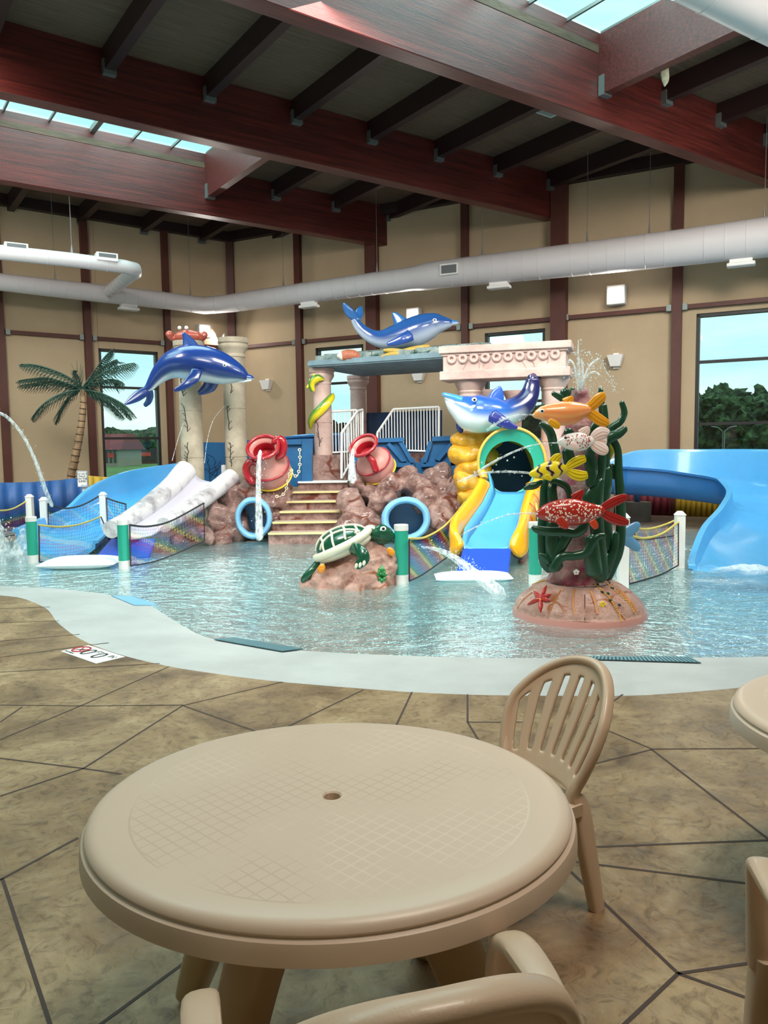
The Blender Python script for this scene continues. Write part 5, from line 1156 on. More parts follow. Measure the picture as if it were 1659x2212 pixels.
for k in range(1):
    x=559; jet([(x+3,975+k%2*5,13.1),(x,1005,13.0),(x-1+k%2,1060,12.95),(x,1110,12.9),(x+1,1160,12.85)],[.03,.04,.045,.06,.07],'white stream of water pouring from the left pitcher past the tunnel ring',drops=160,spread=.05,seed=k)
for k in range(1):
    x=760; jet([(x+2,972,13.35),(x,1000,13.2),(x+1,1035,13.1)],[.03,.05,.08],'white stream pouring from the right pitcher onto the tall rock',drops=60,spread=.04,seed=k)
# --- FLUMES
def uprof(p):
    hw,hi,ho=p[0],p[1],p[2]   # right(+lateral) wall hi, left wall ho
    t=.06; pts=[]
    inn=[( hw+.10,hi),(hw+.02,hi),(hw,hi-.06),(hw*.96,hi*.4),(hw*.82,.08),(hw*.5,0),(0,-.02),(-hw*.5,0),(-hw*.82,.08),(-hw*.96,ho*.4),(-hw,ho-.06),(-hw-.02,ho),(-hw-.10,ho)]
    out=[(-hw-.10,ho-.04),(-hw-.05,ho-.05),(-hw-.04,ho*.4),(-hw*.85,.0),(-hw*.5,-.06),(0,-.09),(hw*.5,-.06),(hw*.85,.0),(hw+.04,hi*.4),(hw+.05,hi-.05),(hw+.10,hi-.04)]
    return inn+out
mi=[0]*13+[1]*11
def flume(name,path,lab,sup=()):
    root=thing(name,Vector(path[len(path)//2][:3])*1.0,lab,'water slide'); bm=NB(); sweep(bm,path,uprof,sub=8,matidx=mi); obj('flume_chute',bm,[M_sky,M_skyd],root,sharp=.9)
    for x,y,z in sup:
        bm=NB(); cyl(bm,(x,y,0),(x,y,z*.45),.28,n=28); obj('concrete_pier',bm,mat('grey_concrete','8F8A82',.8,var=.2,vscale=5),root,sharp=.6); bm=NB(); cyl(bm,(x,y,z*.45),(x,y,z),.06,n=12); obj('support_post',bm,M_skyd,root)
    return root
# right flume: path travels right then toward the camera; right(+lateral)=inner when curving right
flume('blue_flume',[(3.6,14.7,.72,.6,.46,.42),(4.35,14.7,.69,.6,.46,.45),(4.7,14.65,.68,.6,.46,.74),(5.6,14.25,.6,.62,.46,.84),(6.35,13.4,.5,.66,.44,.92),(6.4,12.4,.38,.72,.40,.92),(5.95,11.4,.24,.78,.36,.85),(5.35,10.5,.08,.82,.3,.7),(4.85,9.6,-.06,.84,.16,.5),(4.72,9.3,-.08,.84,.1,.45)],'wide sky blue water slide curving down into the pool at the right edge',sup=((5.15,15.6,.85),))
flume('blue_flume',[(-3.0,16.7,.92,.5,.5,.3),(-3.9,16.0,.78,.5,.52,.3),(-4.6,15.3,.55,.52,.62,.3),(-4.97,14.6,.42,.52,.50,.3),(-5.1,13.8,.25,.52,.32,.28),(-5.12,12.8,.1,.55,.36,.25),(-5.1,11.9,-.04,.55,.42,.22)],'sky blue water slide curving down into the pool at the left behind the nets')
flume('blue_flume',[(-2.9,17.9,1.35,.5,.35,.3),(-2.3,17.7,1.45,.5,.35,.4),(-1.5,17.6,1.5,.5,.35,.4),(-.4,17.9,1.5,.5,.35,.4)],'small upper bend of sky blue water slide seen behind the left tower column')
# --- banners
def banner(P,z0,z1,mt,lab,wv=.04):
    bm=NB(); n=40; A=[];B=[]
    for i in range(n+1):
        t=i/n; q=P[0].lerp(P[1],t); o_=math.sin(i*1.3)*wv; d=(P[1]-P[0]).normalized(); nrm=Vector((d.y,-d.x,0)); q=q+nrm*o_; sag=.06*math.sin(t*math.pi); A.append(bm.verts.new((q.x,q.y,z0))); B.append(bm.verts.new((q.x,q.y,z1-sag)))
    for i in range(n): bm.faces.new((A[i],A[i+1],B[i+1],B[i]))
    c=(P[0]+P[1])/2; o=obj('fabric_banner',bm,mt); md=o.modifiers.new('t','SOLIDIFY'); md.thickness=.01; return tag(o,lab,'banner')
M_bn=mat('navy_blue_banner','22518F',.55,var=.25,vscale=3); M_by=mat('yellow_banner','B9962A',.6); M_brd=mat('maroon_banner','7E2A38',.6,var=.2)
a=at(-80,1040,14.6); b=at(188,1024,16.4)
banner([Vector((a.x,14.6,0)),Vector((b.x,16.4,0))],.08,1.02,M_bn,'navy blue fabric banner along the left wall behind the nets')
a=at(190,1024,16.6); b=at(330,1022,17.6); banner([Vector((a.x,16.6,0)),Vector((b.x,17.6,0))],.08,1.04,M_by,'yellow fabric banner beside the sign at left')
a=at(1330,1080,16.6); b=at(1452,1080,16.0); banner([Vector((a.x,16.7,0)),Vector((b.x,16.1,0))],.04,.75,M_brd,'maroon banner low on the right wall under the blue slide',.02)
a=at(1462,1080,16.0); b=at(1560,1080,15.5); banner([Vector((a.x,16.05,0)),Vector((b.x,15.6,0))],.04,.75,M_by,'yellow banner low on the right wall under the blue slide',.02)
# --- sign
c=at(178,1035,14.9); root=thing('slide_sign',(c.x,14.95,0),'small white sign reading DO NOT WALK ON THE SLIDES on a white post','sign')
bm=NB(); bevbox(bm,(c.x+.03,14.97,(c.z-.1)/2),(.12,.06,c.z-.1),.005); obj('sign_post',bm,M_white,root,smooth=False)
bm=NB(); bevbox(bm,(c.x,14.9,c.z),(.2,.02,.31),.005); obj('sign_board',bm,M_white,root,smooth=False)
bm=NB()
for x,z,w,h in ((0,.145,.19,.006),(0,-.145,.19,.006),(-.093,0,.006,.29),(.093,0,.006,.29)): box(bm,(c.x+x,14.887,c.z+z),(w,.004,h))
obj('sign_border',bm,mat('sign_blue','2B62A8',.5),root,smooth=False)
Rm=Matrix.Rotation(math.pi/2,4,'X')
textmesh('DO NOT\nWALK\nON THE\nSLIDES',.05,'sign_text',M_black,root,Matrix.Translation((c.x,14.885,c.z+.03))@Rm); textmesh('Thank You',.026,'sign_text',mat('sign_blue','2B62A8',.5),root,Matrix.Translation((c.x+.03,14.885,c.z-.12))@Rm)
# --- palm
M_trunk=mat('palm_trunk_paint','9A7C5C',.7,col2='6E543C',vscale=7,bump=.4,bscale=14); M_frond=mat('dark_palm_frond','1F3B30',.6,col2='2F5142',vscale=6)
Yp=16.5; cz_=Z(0,680,2.9625); root=thing('palm_tree',at(150,1030,Yp)*1.0,'decorative palm tree with ringed brown trunk in front of the left wall','palm tree')
root.location.z=0
tp=[(455,1060,26),(470,960,26),(490,870,24),(512,760,22),(527,650,20),(533,560,18),(528,490,16)]
bm=NB(); b0=at(*cz_(455,1060),Yp); st=[(b0.x,b0.y,0,.17,.17)]+ps([(a,b,c) for a,b,c in tp],Yp,cz_,2.9625); loft(bm,st,seg=18,sub=5); obj('palm_trunk',bm,M_trunk,root)
bm=NB()
for k,(x,y,r) in enumerate([(460,1030,26),(468,985,26),(478,940,25),(484,900,25),(493,860,24),(502,810,23),(510,765,22),(516,720,21),(523,680,20),(528,635,20),(531,600,19),(533,560,18)]):
    p=at(*cz_(x,y),Yp); torus(bm,p,r*Yp/F/2.96,.012,(.15,0,1),20,6)
obj('trunk_ring',bm,mat('trunk_ring_brown','4A3526',.8),root)
fr_=[([(520,470),(440,400),(330,350),(220,320),(135,315)],-.5),([(515,475),(400,430),(300,405),(200,410),(122,420)],.3),([(515,480),(420,440),(320,425),(220,440),(125,452)],.7),([(510,480),(420,495),(320,540),(250,600),(205,660)],-.6),([(515,485),(450,520),(410,570),(380,620),(366,682)],.5),([(520,470),(505,410),(488,380),(475,355)],-.4),([(530,465),(590,380),(640,310),(680,260),(712,228)],.3),([(530,468),(600,390),(670,330),(720,300),(748,285)],.8),([(535,470),(640,385),(730,340),(800,320),(860,308)],-.5),([(535,478),(620,435),(700,415),(740,418),(784,430)],.6),([(540,480),(640,500),(740,545),(810,590),(860,640)],-.3),([(540,485),(620,520),(690,560),(740,600),(790,655)],.5),([(538,482),(650,515),(740,560),(790,600),(836,655)],.1)]
for k,(pl,dy) in enumerate(fr_):
    bm=NB(); n=len(pl); P=[]
    for i,(x,y) in enumerate(pl): P.append(tuple(at(*cz_(x,y),Yp+dy*i/(n-1))))
    tube(bm,P,[.022]+[.016]*(n-2)+[.006],seg=6); Q=cr_interp(P,10); m_=len(Q)
    for i in range(2,m_-1):
        q=Vector(Q[i]); d=(Vector(Q[i+1])-Vector(Q[i-1])).normalized(); t=i/m_; ll=.36*math.sin(math.pi*min(1,t*.9+.12))**.6
        for sg in (-1,1):
            sd=Vector((0,sg*.75,-.25)) if sg>0 else Vector((0,-.75,-.25))
            dr=(d*.6+sd*.6+Vector((0,0,-.55*(1 if i%2 else .2)))).normalized(); e=q+dr*ll; w=.011; s_=d*w
            v=[bm.verts.new(z_) for z_ in (q-s_,q+s_,q.lerp(e,.6)+s_*.8,e,q.lerp(e,.6)-s_*.6)]; bm.faces.new(v)
    o=obj('frond',bm,M_frond,root); md=o.modifiers.new('t','SOLIDIFY'); md.thickness=.006
# --- posts
M_teal2=mat('teal_post_sleeve','23A38A',.4)
def tealpost(px,py,lab,h=.63,r=.075,dark=False):
    p=on(px,py,-.05); root=thing('net_post',(p.x,p.y,-.08),lab,'post','teal net posts'); bm=NB(); lathe(bm,(p.x,p.y,0),[(r,-.08),(r,.07)],seg=28); obj('post_foot',bm,M_white,root,sharp=.6)
    bm=NB(); lathe(bm,(p.x,p.y,0),[(r*.99,.07),(r*.99,h-.06)],seg=28); obj('post_sleeve',bm,M_teal2,root,sharp=.6); bm=NB(); lathe(bm,(p.x,p.y,0),[(r*1.04,h-.07),(r*1.04,h-.005),(r*.95,h)],seg=28); obj('post_cap',bm,M_white,root,sharp=.6); return p
tp_=[tealpost(72,1216,'short teal net post with white cap, leftmost of the pool barriers'),tealpost(269,1229,'short teal net post with white cap in front of the white slide'),tealpost(868,1262,'short teal net post with white cap right behind the turtle head',.66,.082),tealpost(1156,1262,'short teal net post with white cap just left of the fish column',.68,.075)]
def whitepost(px,Y,ytop,lab):
    t=at(px,ytop,Y); root=thing('white_net_post',(t.x,Y,-.08),lab,'post','white square net posts'); bm=NB(); bevbox(bm,(t.x,Y,(t.z-.12)/2),(.11,.11,t.z+.04),.006); obj('post_shaft',bm,M_white,root,smooth=False)
    bm=NB(); vs=box(bm,(t.x,Y,t.z-.03),(.125,.125,.05)); 
    for v in vs:
        if v.co.z>t.z-.03: v.co.x=t.x+(v.co.x-t.x)*.4; v.co.y=Y+(v.co.y-Y)*.4; 
    obj('post_cap',bm,M_white,root,smooth=False); return t
whitepost(63,14.0,1067,'white square net post at far left, farther of the pair'); whitepost(94,12.9,1073,'white square net post at far left, nearer of the pair'); whitepost(222,13.9,1062,'white square net post in front of the left blue slide'); whitepost(1347,8.55,1107,'white square net post directly behind the blue tail fin'); whitepost(1469,9.85,1103,'white square net post at the left side of the right blue slide exit')
# nets
M_net=bpy.data.materials.new('multicolour_net_cord'); M_net.use_nodes=True; t=M_net.node_tree; b=t.nodes['Principled BSDF']; b.inputs['Roughness'].default_value=.7
g=N(t,'ShaderNodeTexCoord'); mpn=N(t,'ShaderNodeMapping'); mpn.inputs['Rotation'].default_value=(0,.6,0); L(t,g.outputs['Object'],mpn.inputs[0]); sx=N(t,'ShaderNodeSeparateXYZ'); L(t,mpn.outputs[0],sx.inputs[0])
fr=N(t,'ShaderNodeMath'); fr.operation='MULTIPLY'; fr.inputs[1].default_value=5.5; L(t,sx.outputs[0],fr.inputs[0]); f2_=N(t,'ShaderNodeMath'); f2_.operation='FRACT'; L(t,fr.outputs[0],f2_.inputs[0])
r=N(t,'ShaderNodeValToRGB'); r.color_ramp.interpolation='CONSTANT'; e=r.color_ramp.elements; e[0].position=0; e[0].color=lin('B22C3A'); e[1].position=.22; e[1].color=lin('D8B93A')
for pos,c in ((.4,'2E7D6B'),(.58,'2B5FB0'),(.8,'7B3F8C')): q=e.new(pos); q.color=lin(c)
L(t,f2_.outputs[0],r.inputs[0]); L(t,r.outputs[0],b.inputs['Base Color'])
M_rope=mat('black_yellow_rope','2A2A30',.7); M_ropey=mat('yellow_rope','C7B25A',.7)
def net(tops,bots,lab,nx=None,ny=9,rope=None,wire=.0045):
    """tops/bots: lists of (px,py,Y)"""
    T_=cr_interp([tuple(at(*p)) for p in tops],10); B_=cr_interp([tuple(at(*p)) for p in bots],10)
    L_=sum((Vector(T_[i+1])-Vector(T_[i])).length for i in range(len(T_)-1)); nx=nx or int(L_/.058)
    def sm(A,t):
        k=t*(len(A)-1); i=min(int(k),len(A)-2); return Vector(A[i]).lerp(Vector(A[i+1]),k-i)
    root=thing('barrier_net',(sm(T_,.5)+sm(B_,.5))/2,lab,'net'); root.location.z=min(p[2] for p in B_)
    bm=NB(); g=[[sm(B_,i/nx).lerp(sm(T_,i/nx),j/ny) for j in range(ny+1)] for i in range(nx+1)]
    def seg(a,b):
        d=(b-a); 
        if d.length<1e-6: return
        up=Vector((0,-1,0)); s=d.cross(up)
        if s.length<1e-6: s=Vector((1,0,0))
        s=s.normalized()*wire/2; n3=[s,-s*.5+up*wire*.45,-s*.5-up*wire*.45]
        A=[bm.verts.new(a+o_) for o_ in n3]; B=[bm.verts.new(b+o_) for o_ in n3]
        for k in range(3): bm.faces.new((A[k],A[(k+1)%3],B[(k+1)%3],B[k]))
    for i in range(nx+1):
        for j in range(ny+1):
            off=Vector((0,0,0)); 
            if i<nx: seg(g[i][j],g[i+1][j])
            if j<ny: seg(g[i][j],g[i][j+1])
    obj('net_mesh',bm,M_net,root,smooth=False)
    bm=NB(); tube(bm,T_[::3]+[T_[-1]],.014,seg=8,sub=2); obj('top_rope',bm,rope or M_rope,root)
    bm=NB(); tube(bm,B_[::3]+[B_[-1]],.010,seg=6,sub=2); tube(bm,[B_[0],tuple((Vector(B_[0])+Vector(T_[0]))/2),T_[0]],.010,seg=6,sub=2); tube(bm,[B_[-1],tuple((Vector(B_[-1])+Vector(T_[-1]))/2),T_[-1]],.010,seg=6,sub=2); obj('edge_rope',bm,M_rope,root)
yL=on(282,1224,-.02).y
net([(280,1134,10.4),(320,1137,10.9),(370,1125,11.6),(440,1087,12.6)],[(282,1222,10.4),(330,1214,10.9),(380,1196,11.6),(442,1168,12.6)],'multicolour barrier net between the front teal post and the pink rock',ny=10)
net([(84,1134,10.8),(130,1138,11.3),(175,1132,12.0),(218,1116,13.2)],[(85,1214,10.8),(130,1212,11.2),(180,1203,11.8),(250,1190,12.4)],'multicolour barrier net from the leftmost teal post towards the white post',rope=M_ropey,ny=10)
net([(104,1088,12.9),(135,1098,13.2),(175,1092,13.5),(217,1070,13.9)],[(104,1165,12.9),(135,1162,13.2),(175,1158,13.5),(217,1152,13.9)],'multicolour barrier net strung between two white posts at left')
net([(230,1076,13.9),(250,1083,13.8),(272,1089,13.6)],[(232,1140,13.9),(250,1140,13.8),(272,1140,13.6)],'short dark net right of the white post by the left blue slide',wire=.008)
net([(-60,1098,12.5),(0,1103,13.0),(30,1098,13.5),(58,1082,14.0)],[(-60,1160,12.5),(0,1160,13.0),(30,1156,13.5),(58,1150,14.0)],'multicolour barrier net at the far left edge',rope=M_ropey)
net([(884,1163,8.8),(920,1160,9.6),(965,1132,10.6),(1004,1085,11.9)],[(884,1255,8.8),(915,1240,9.4),(960,1208,10.3),(992,1188,11.2)],'multicolour barrier net sagging from the teal post behind the turtle to the yellow slide',rope=M_ropey,ny=12)
net([(1170,1150,8.8),(1163,1120,9.6),(1158,1088,10.6)],[(1171,1215,8.8),(1165,1200,9.6),(1162,1180,10.6)],'narrow multicolour net beside the right edge of the yellow slide',rope=M_ropey)
net([(1358,1155,8.6),(1390,1163,8.9),(1430,1153,9.3),(1465,1128,9.8)],[(1358,1262,8.6),(1390,1253,8.9),(1430,1240,9.3),(1465,1221,9.8)],'multicolour barrier net between two white posts right of the fish column',rope=M_ropey,ny=13)
net([(1370,1140,9.8),(1400,1143,10.2),(1440,1132,10.6),(1470,1118,11.0)],[(1370,1165,9.8),(1400,1165,10.2),(1440,1160,10.6),(1470,1155,11.0)],'second multicolour net seen behind the net at right',rope=M_ropey,ny=5)
# ================================================================ TURTLE ON ROCK
z5=Z(620,1100,5.925); s5=5.925; Yt=8.75
ro=on(752,1262,-.04); Yt=ro.y
def B5(lst):
    out=[]
    for x,y,dY,r,*k in lst:
        c=at(*z5(x,y),Yt+dY); rr=r*Yt/F/s5; ky=k[0] if k else 1; kz=k[1] if len(k)>1 else 1; out.append((c,(rr*ky,rr*ky,rr*kz)))
    return out
tag(boulders('turtle_rock',B5([(500,960,0,250),(330,980,0,165),(760,900,0,260),(1050,880,0,260),(1180,900,0,210),(1090,640,.05,200),(1260,650,.0,140),(1300,760,-.05,130),(1180,560,.0,120),(760,760,.05,190),(1250,960,-.02,150),(640,1020,-.12,220),(1000,1010,-.12,220),(560,800,.05,150),(1050,480,.0,95),(250,1030,.02,95),(460,1060,-.22,110),(900,1060,-.3,140),(1180,1050,-.22,130)]),M_pink2,voxel=.012,amp=.045,fr=4.5,rough=.16,seed=9),'pink textured rock in the shallow water carrying the green turtle','rock')
turt=thing('turtle_sculpture',at(750,1215,Yt),'green and cream spouting turtle sculpture lying on the pink rock','sculpture')
M_green=mat('bottle_green_gelcoat','124A33',.2,coat=.5); M_cream=mat('cream_gelcoat','E5DFC8',.22,coat=.5)
S0=at(*z5(345,625),Yt); S1=at(*z5(1085,270),Yt); ca=(S0+S1)/2; ax=(S1-S0); hl=ax.length/2; ax.normalize(); upv=Vector((0,1,0)).cross(ax)*-1
if upv.z<0: upv=-upv
lt=Vector((0,1,0)); w_=hl*.66
def SP_(a,b,c): return ca+ax*(a*hl)+lt*(b*w_)+upv*c
bm=NB(); vs=ball(bm,(0,0,0),(1,1,1),5)
for v in vs:
    x,y,z=v.co; v.co=SP_(x*.86,y*.88,(z*.19*(1-.12*x) if z>0 else z*.08)+.015)
obj('shell_dome',bm,M_green,turt)
bm=NB(); 
def dome(a,b):
    r2=a*a+b*b; z=math.sqrt(max(0,1-r2)); return SP_(a*.86,b*.88,z*.19*(1-.12*a)+.02)
def dl(p,q,n=16,r=.014):
    P=[dome(p[0]+(q[0]-p[0])*i/n,p[1]+(q[1]-p[1])*i/n) for i in range(n+1)]; tube(bm,[tuple(x) for x in P],r,seg=8,sub=1,lat=(0,1,.3))
for a in (-.62,-.2,.28,.68):
    e=math.sqrt(max(0,.97-a*a)); dl((a-.05,-e),(a+.05,-.6)); dl((a+.05,-.6),(a,.0)); dl((a,0),(a+.05,.6)); dl((a+.05,.6),(a-.05,e))
dl((-.76,-.6),(.76,-.6)); dl((-.97,-.0),(.97,0)); dl((-.76,.6),(.76,.6))
obj('shell_lines',bm,M_cream,turt)
bm=NB(); n=64; P=[]
for i in range(n+1):
    a=2*math.pi*i/n; P.append((*SP_(math.cos(a)*.93,math.sin(a)*.92,(.035*max(0,math.cos(a))**3)-.01),.045,.05))
loft(bm,P,seg=14,sub=1,lat=tuple(upv),round_ends=False); obj('shell_rim',bm,M_cream,turt)
bm=NB(); vs=ball(bm,(0,0,0),(1,1,1),4)
for v in vs: x,y,z=v.co; v.co=SP_(x*.93,y*.9,z*.09-.055)
obj('plastron',bm,M_cream,turt)
bm=NB(); loft(bm,ps([(980,330,30,2.6),(1040,250,34,2.4),(1095,235,32,2.2),(1125,275,22,2.2)],Yt,z5,s5),seg=16); obj('shell_collar',bm,M_cream,turt)
hs=[(1090,340,75,.9),(1150,320,105,.95),(1215,310,118,1),(1275,325,105,.95),(1330,340,70,.9),(1365,345,42,1)]
bm=NB(); loft(bm,ps(hs,Yt,z5,s5),seg=26,sub=5,mid=(0,0,1))
for v in bm.verts: v.co+=Vector((noise.noise(v.co*18),0,noise.noise(v.co*18+Vector((9,0,0)))))*.012
obj('head',bm,M_green,turt)
bm=NB(); loft(bm,ps([(1180,400,50,1.4),(1260,410,44,1.4),(1330,395,24,1.5)],Yt,z5,s5),seg=16); obj('jaw',bm,M_green,turt)
eye(turt,at(*z5(1232,250),Yt-.165),.028,look=(.1,-1,.15))
bm=NB(); loft(bm,ps([(830,500,85,.5,-.2),(900,520,85,.5,-.33),(965,570,80,.5,-.40),(985,640,72,.5,-.42),(930,700,62,.5,-.42),(890,745,40,.5,-.42)],Yt,z5,s5),seg=20); obj('front_flipper',bm,M_green,turt)
for x,y in ((885,725),(935,715),(985,690)):
    bm=NB(); ball(bm,at(*z5(x,y),Yt-.455),(.018,.012,.032),3,Matrix.Rotation(.25,4,'Y')); obj('claw',bm,M_cream,turt)
bm=NB(); loft(bm,ps([(390,690,45,.8,-.05),(330,770,52,.8,-.1),(260,850,55,.8,-.12),(205,910,40,.8,-.12)],Yt,z5,s5),seg=18); obj('rear_flipper',bm,M_green,turt)
bm=NB(); loft(bm,ps([(900,430,60,.6,.35),(1000,480,55,.6,.5),(1060,540,45,.6,.55)],Yt,z5,s5),seg=14); obj('front_flipper',bm,M_green,turt)
bm=NB()
for dx,l,w in ((0,-150,34),(-45,-105,26),(42,-90,26),(-75,-40,20),(72,-20,20),(-50,60,22),(50,60,22),(0,90,26),(-25,-60,24),(25,-50,24)):
    loft(bm,ps([(1215+dx*.1,860,8,.6,-.40),(1215+dx*.6,860+l*.55,w,.35,-.44),(1215+dx,860+l,6,.5,-.40)],Yt,z5,s5),seg=10)
tag(obj('leaf_ornament',bm,mat('leaf_green_paint','1F7A37',.35,coat=.3)),'bright green leaf ornament fixed to the front of the turtle rock','ornament')
for x,y,dy,lab in ((440,760,-.25,'orange shell ornament on the turtle rock below the rear of the turtle'),(1330,545,-.12,'orange shell ornament near the top right of the turtle rock')):
    bm=NB(); ball(bm,at(*z5(x,y),Yt+dy),(.042,.03,.06),3,Matrix.Rotation(-.6 if x>900 else .4,4,'Y')); tag(obj('shell_ornament',bm,mat('orange_shell_paint','E8901E',.35,bump=.5,bscale=20,coat=.3)),lab,'ornament')
# ================================================================ FISH COLUMN
bc=on(1250,1325,-.04); Yc=bc.y; X0=bc.x
fc=thing('coral_fountain',(X0,Yc,-.05),'tall pink coral fountain column wrapped in dark green seaweed on a scalloped pink base','fountain')
zt_=at(1250,1257,Yc).z; rb=.615
prof=[(rb*.985,-.12),(rb,-.06),(rb*.995,.01),(rb*.97,.03),(rb*.95,.07),(rb*.86,.14),(rb*.72,.21),(rb*.58,.265),(rb*.45,zt_),(.02,zt_)]
bm=NB(); lathe(bm,(X0,Yc,0),cr_interp(prof,4),seg=160)
for v in bm.verts:
    a=math.atan2(v.co.y-Yc,v.co.x-X0); r=math.hypot(v.co.x-X0,v.co.y-Yc); 
    if v.co.z>.02 and r>.05:
        k=1+(.035*abs(math.sin(a*8))-.02)*min(1,(rb-r)/.1+.3)+noise.noise(v.co*9)*.02; v.co.x=X0+(v.co.x-X0)*k; v.co.y=Yc+(v.co.y-Yc)*k
obj('base',bm,M_pink2,fc)
bm=NB(); lathe(bm,(X0+.0,Yc,0),[(rb*1.01,-.1),(rb*1.012,-.02),(rb*1.0,.012),(rb*.97,.018)],seg=90,cap=False); obj('base_skirt',bm,mat('dusty_pink_skirt','C58A80',.45,coat=.2),fc)
# trunk
z3=Z(900,680,3.072); s3=3.072
tr_=[(1045,1780,165),(1040,1720,158),(1040,1640,140),(1050,1540,128),(1060,1420,125),(1070,1280,132),(1080,1150,128),(1090,1020,120),(1090,900,118),(1085,800,115),(1090,720,112),(1095,640,80),(1100,570,62),(1085,510,55),(1080,488,46)]
bm=NB(); loft(bm,ps(tr_,Yc,z3,s3),seg=48,sub=8,lat=(0,1,0),round_ends=False)
for v in bm.verts:
    n_=noise.noise(v.co*5)*.045+noise.noise(v.co*13)*.022; d=Vector((v.co.x-X0,v.co.y-Yc,0)); 
    if d.length>.01: v.co+=d.normalized()*n_
M_coral=rockmat('coral_rock','D9A9A0','A05F62','B8506A',3.0,.12,1.0,coat=.15); obj('coral_trunk',bm,M_coral,fc)
M_weed=mat('dark_green_seaweed','17452F',.25,coat=.4,var=.15,vscale=5)
weeds=[([(890,1690,30),(850,1640,34),(838,1540,32),(835,1400,30),(845,1250,28),(850,1130,24),(880,1060,14)],-.25),
([(930,1680,40),(910,1600,46),(900,1480,44),(905,1380,34)],-.33),
([(905,1690,30),(960,1610,28),(1050,1600,28),(1120,1580,30),(1160,1520,26),(1200,1475,20),(1250,1465,14)],-.42),
([(770,1410,14),(800,1425,24),(880,1440,30),(970,1440,30),(1050,1450,28),(1100,1420,30),(1125,1380,22)],-.42),
([(1220,1750,46),(1215,1600,46),(1200,1450,44),(1190,1300,44),(1200,1180,38),(1225,1100,22)],-.30),
([(1260,1740,36),(1300,1660,34),(1340,1560,32),(1355,1400,32),(1350,1200,30),(1340,1050,26),(1335,900,22),(1300,830,24)],-.05),
([(1240,1740,30),(1275,1650,30),(1310,1560,24),(1325,1450,18)],-.2),
([(1270,1560,40),(1250,1400,42),(1240,1250,38),(1260,1130,34),(1275,1020,18)],-.15),
([(1180,1720,50),(1165,1600,50),(1160,1480,40)],-.36),
([(1130,1300,40),(1150,1220,44),(1190,1150,40),(1215,1080,30),(1230,960,26),(1235,860,20)],-.28),
([(1150,1130,26),(1160,1030,40),(1150,950,36),(1160,880,20)],-.32),
([(905,1230,30),(900,1160,28),(920,1120,16)],-.34),
([(885,1100,20),(940,1110,22),(990,1140,22),(1010,1180,20),(1015,1230,18)],-.38),
([(830,1105,12),(790,1130,22),(750,1140,22),(715,1155,10)],-.45),
([(820,725,14),(860,745,26),(890,790,28),(905,850,28),(920,930,30),(910,1010,26)],-.34),
([(905,520,16),(940,540,20),(965,560,18)],-.15),
([(975,560,22),(985,510,28),(1000,560,20)],-.1),
([(1035,490,14),(1028,520,16)],.1),
([(1220,490,14),(1225,560,18),(1230,640,20),(1240,740,24)],.0),
([(1360,580,16),(1378,650,20),(1350,710,22),(1300,745,24),(1260,790,24)],-.1),
([(1385,755,20),(1340,790,28),(1290,810,32),(1250,850,26)],-.15),
([(1195,720,24),(1170,770,28),(1130,850,26)],-.36),
([(1245,600,16),(1250,680,20),(1245,760,24),(1255,900,26),(1250,1040,28)],-.1),
([(1000,770,28),(1020,800,30),(1040,830,18)],-.33),
([(1010,1450,34),(960,1540,32),(910,1640,26)],-.36),
([(1295,1000,20),(1300,1040,22),(1320,1080,20)],-.02),
([(838,595,12),(845,640,14)],-.2),([(820,1590,12),(850,1610,20),(880,1640,22)],-.36),
([(1000,900,34),(1010,960,36),(1000,1010,22)],-.33),([(870,1690,24),(880,1560,30),(895,1400,30)],-.1)]
for pts,dy in weeds:
    bm=NB(); loft(bm,ps([(x,y,r*1.1,.6,dy) for x,y,r in pts],Yc,z3,s3),seg=14,sub=6,lat=(0,1,0)); obj('seaweed',bm,M_weed,fc)
# base ornaments
def surf(px,py):
    # nearest hit on base cone profile
    d=dv(px,py); best=None
    for i in range(400):
        Y=Yc-rb-.02+i*.002; p=Vector((0,0,H))+d*(Y/d.y); r=math.hypot(p.x-X0,p.y-Yc)
        zz=None
        for (r0,z0),(r1,z1) in zip(prof[2:-1],prof[3:]):
            if min(r0,r1)<=r<=max(r0,r1): zz=z0+(z1-z0)*((r-r0)/(r1-r0) if r1!=r0 else 0)
        if zz is not None and p.z<=zz+.01: return p
    return p
bm=NB(); c=surf(1166,1293)-Vector((0,.02,0))
for tip in ((1180,1264),(1190,1283),(1189,1297),(1167,1322),(1139,1305),(1152,1276)):
    e=surf(*tip)-Vector((0,.012,0)); m_=(c+e)/2-Vector((0,.015,-.005)); loft(bm,[(*c,.014,.012),(*m_,.022,.014),(*e,.004,.004)],seg=10)
M_rs=mat('red_starfish_paint','B02A24',.35,coat=.3)
st_=tag(obj('red_starfish',bm,M_rs),'red six-pointed starfish ornament on the left of the scalloped base','ornament')
bm=NB(); ball(bm,c-Vector((0,.015,0)),.012,2); obj('starfish_centre',bm,M_yl,st_)
bm=NB(); c=surf(1301,1305)-Vector((0,.012,0))
for k in range(5):
    a=k*1.257; ball(bm,c+Vector((math.cos(a)*.018,0,math.sin(a)*.018)),(.014,.01,.014),2)
tag(obj('yellow_flower',bm,M_yl),'small yellow flower ornament on the right of the scalloped base','ornament')
bm=NB(); c=at(1245,1236,Yc-.36)
for k in range(5):
    a=k*1.257+.3; ball(bm,c+Vector((math.cos(a)*.016,0,math.sin(a)*.016)),(.014,.008,.011),2)
tag(obj('white_flower',bm,M_white),'tiny white flower ornament at the foot of the coral trunk','ornament')
M_vine=mat('vine_yellow_paint','D8A62A',.5)
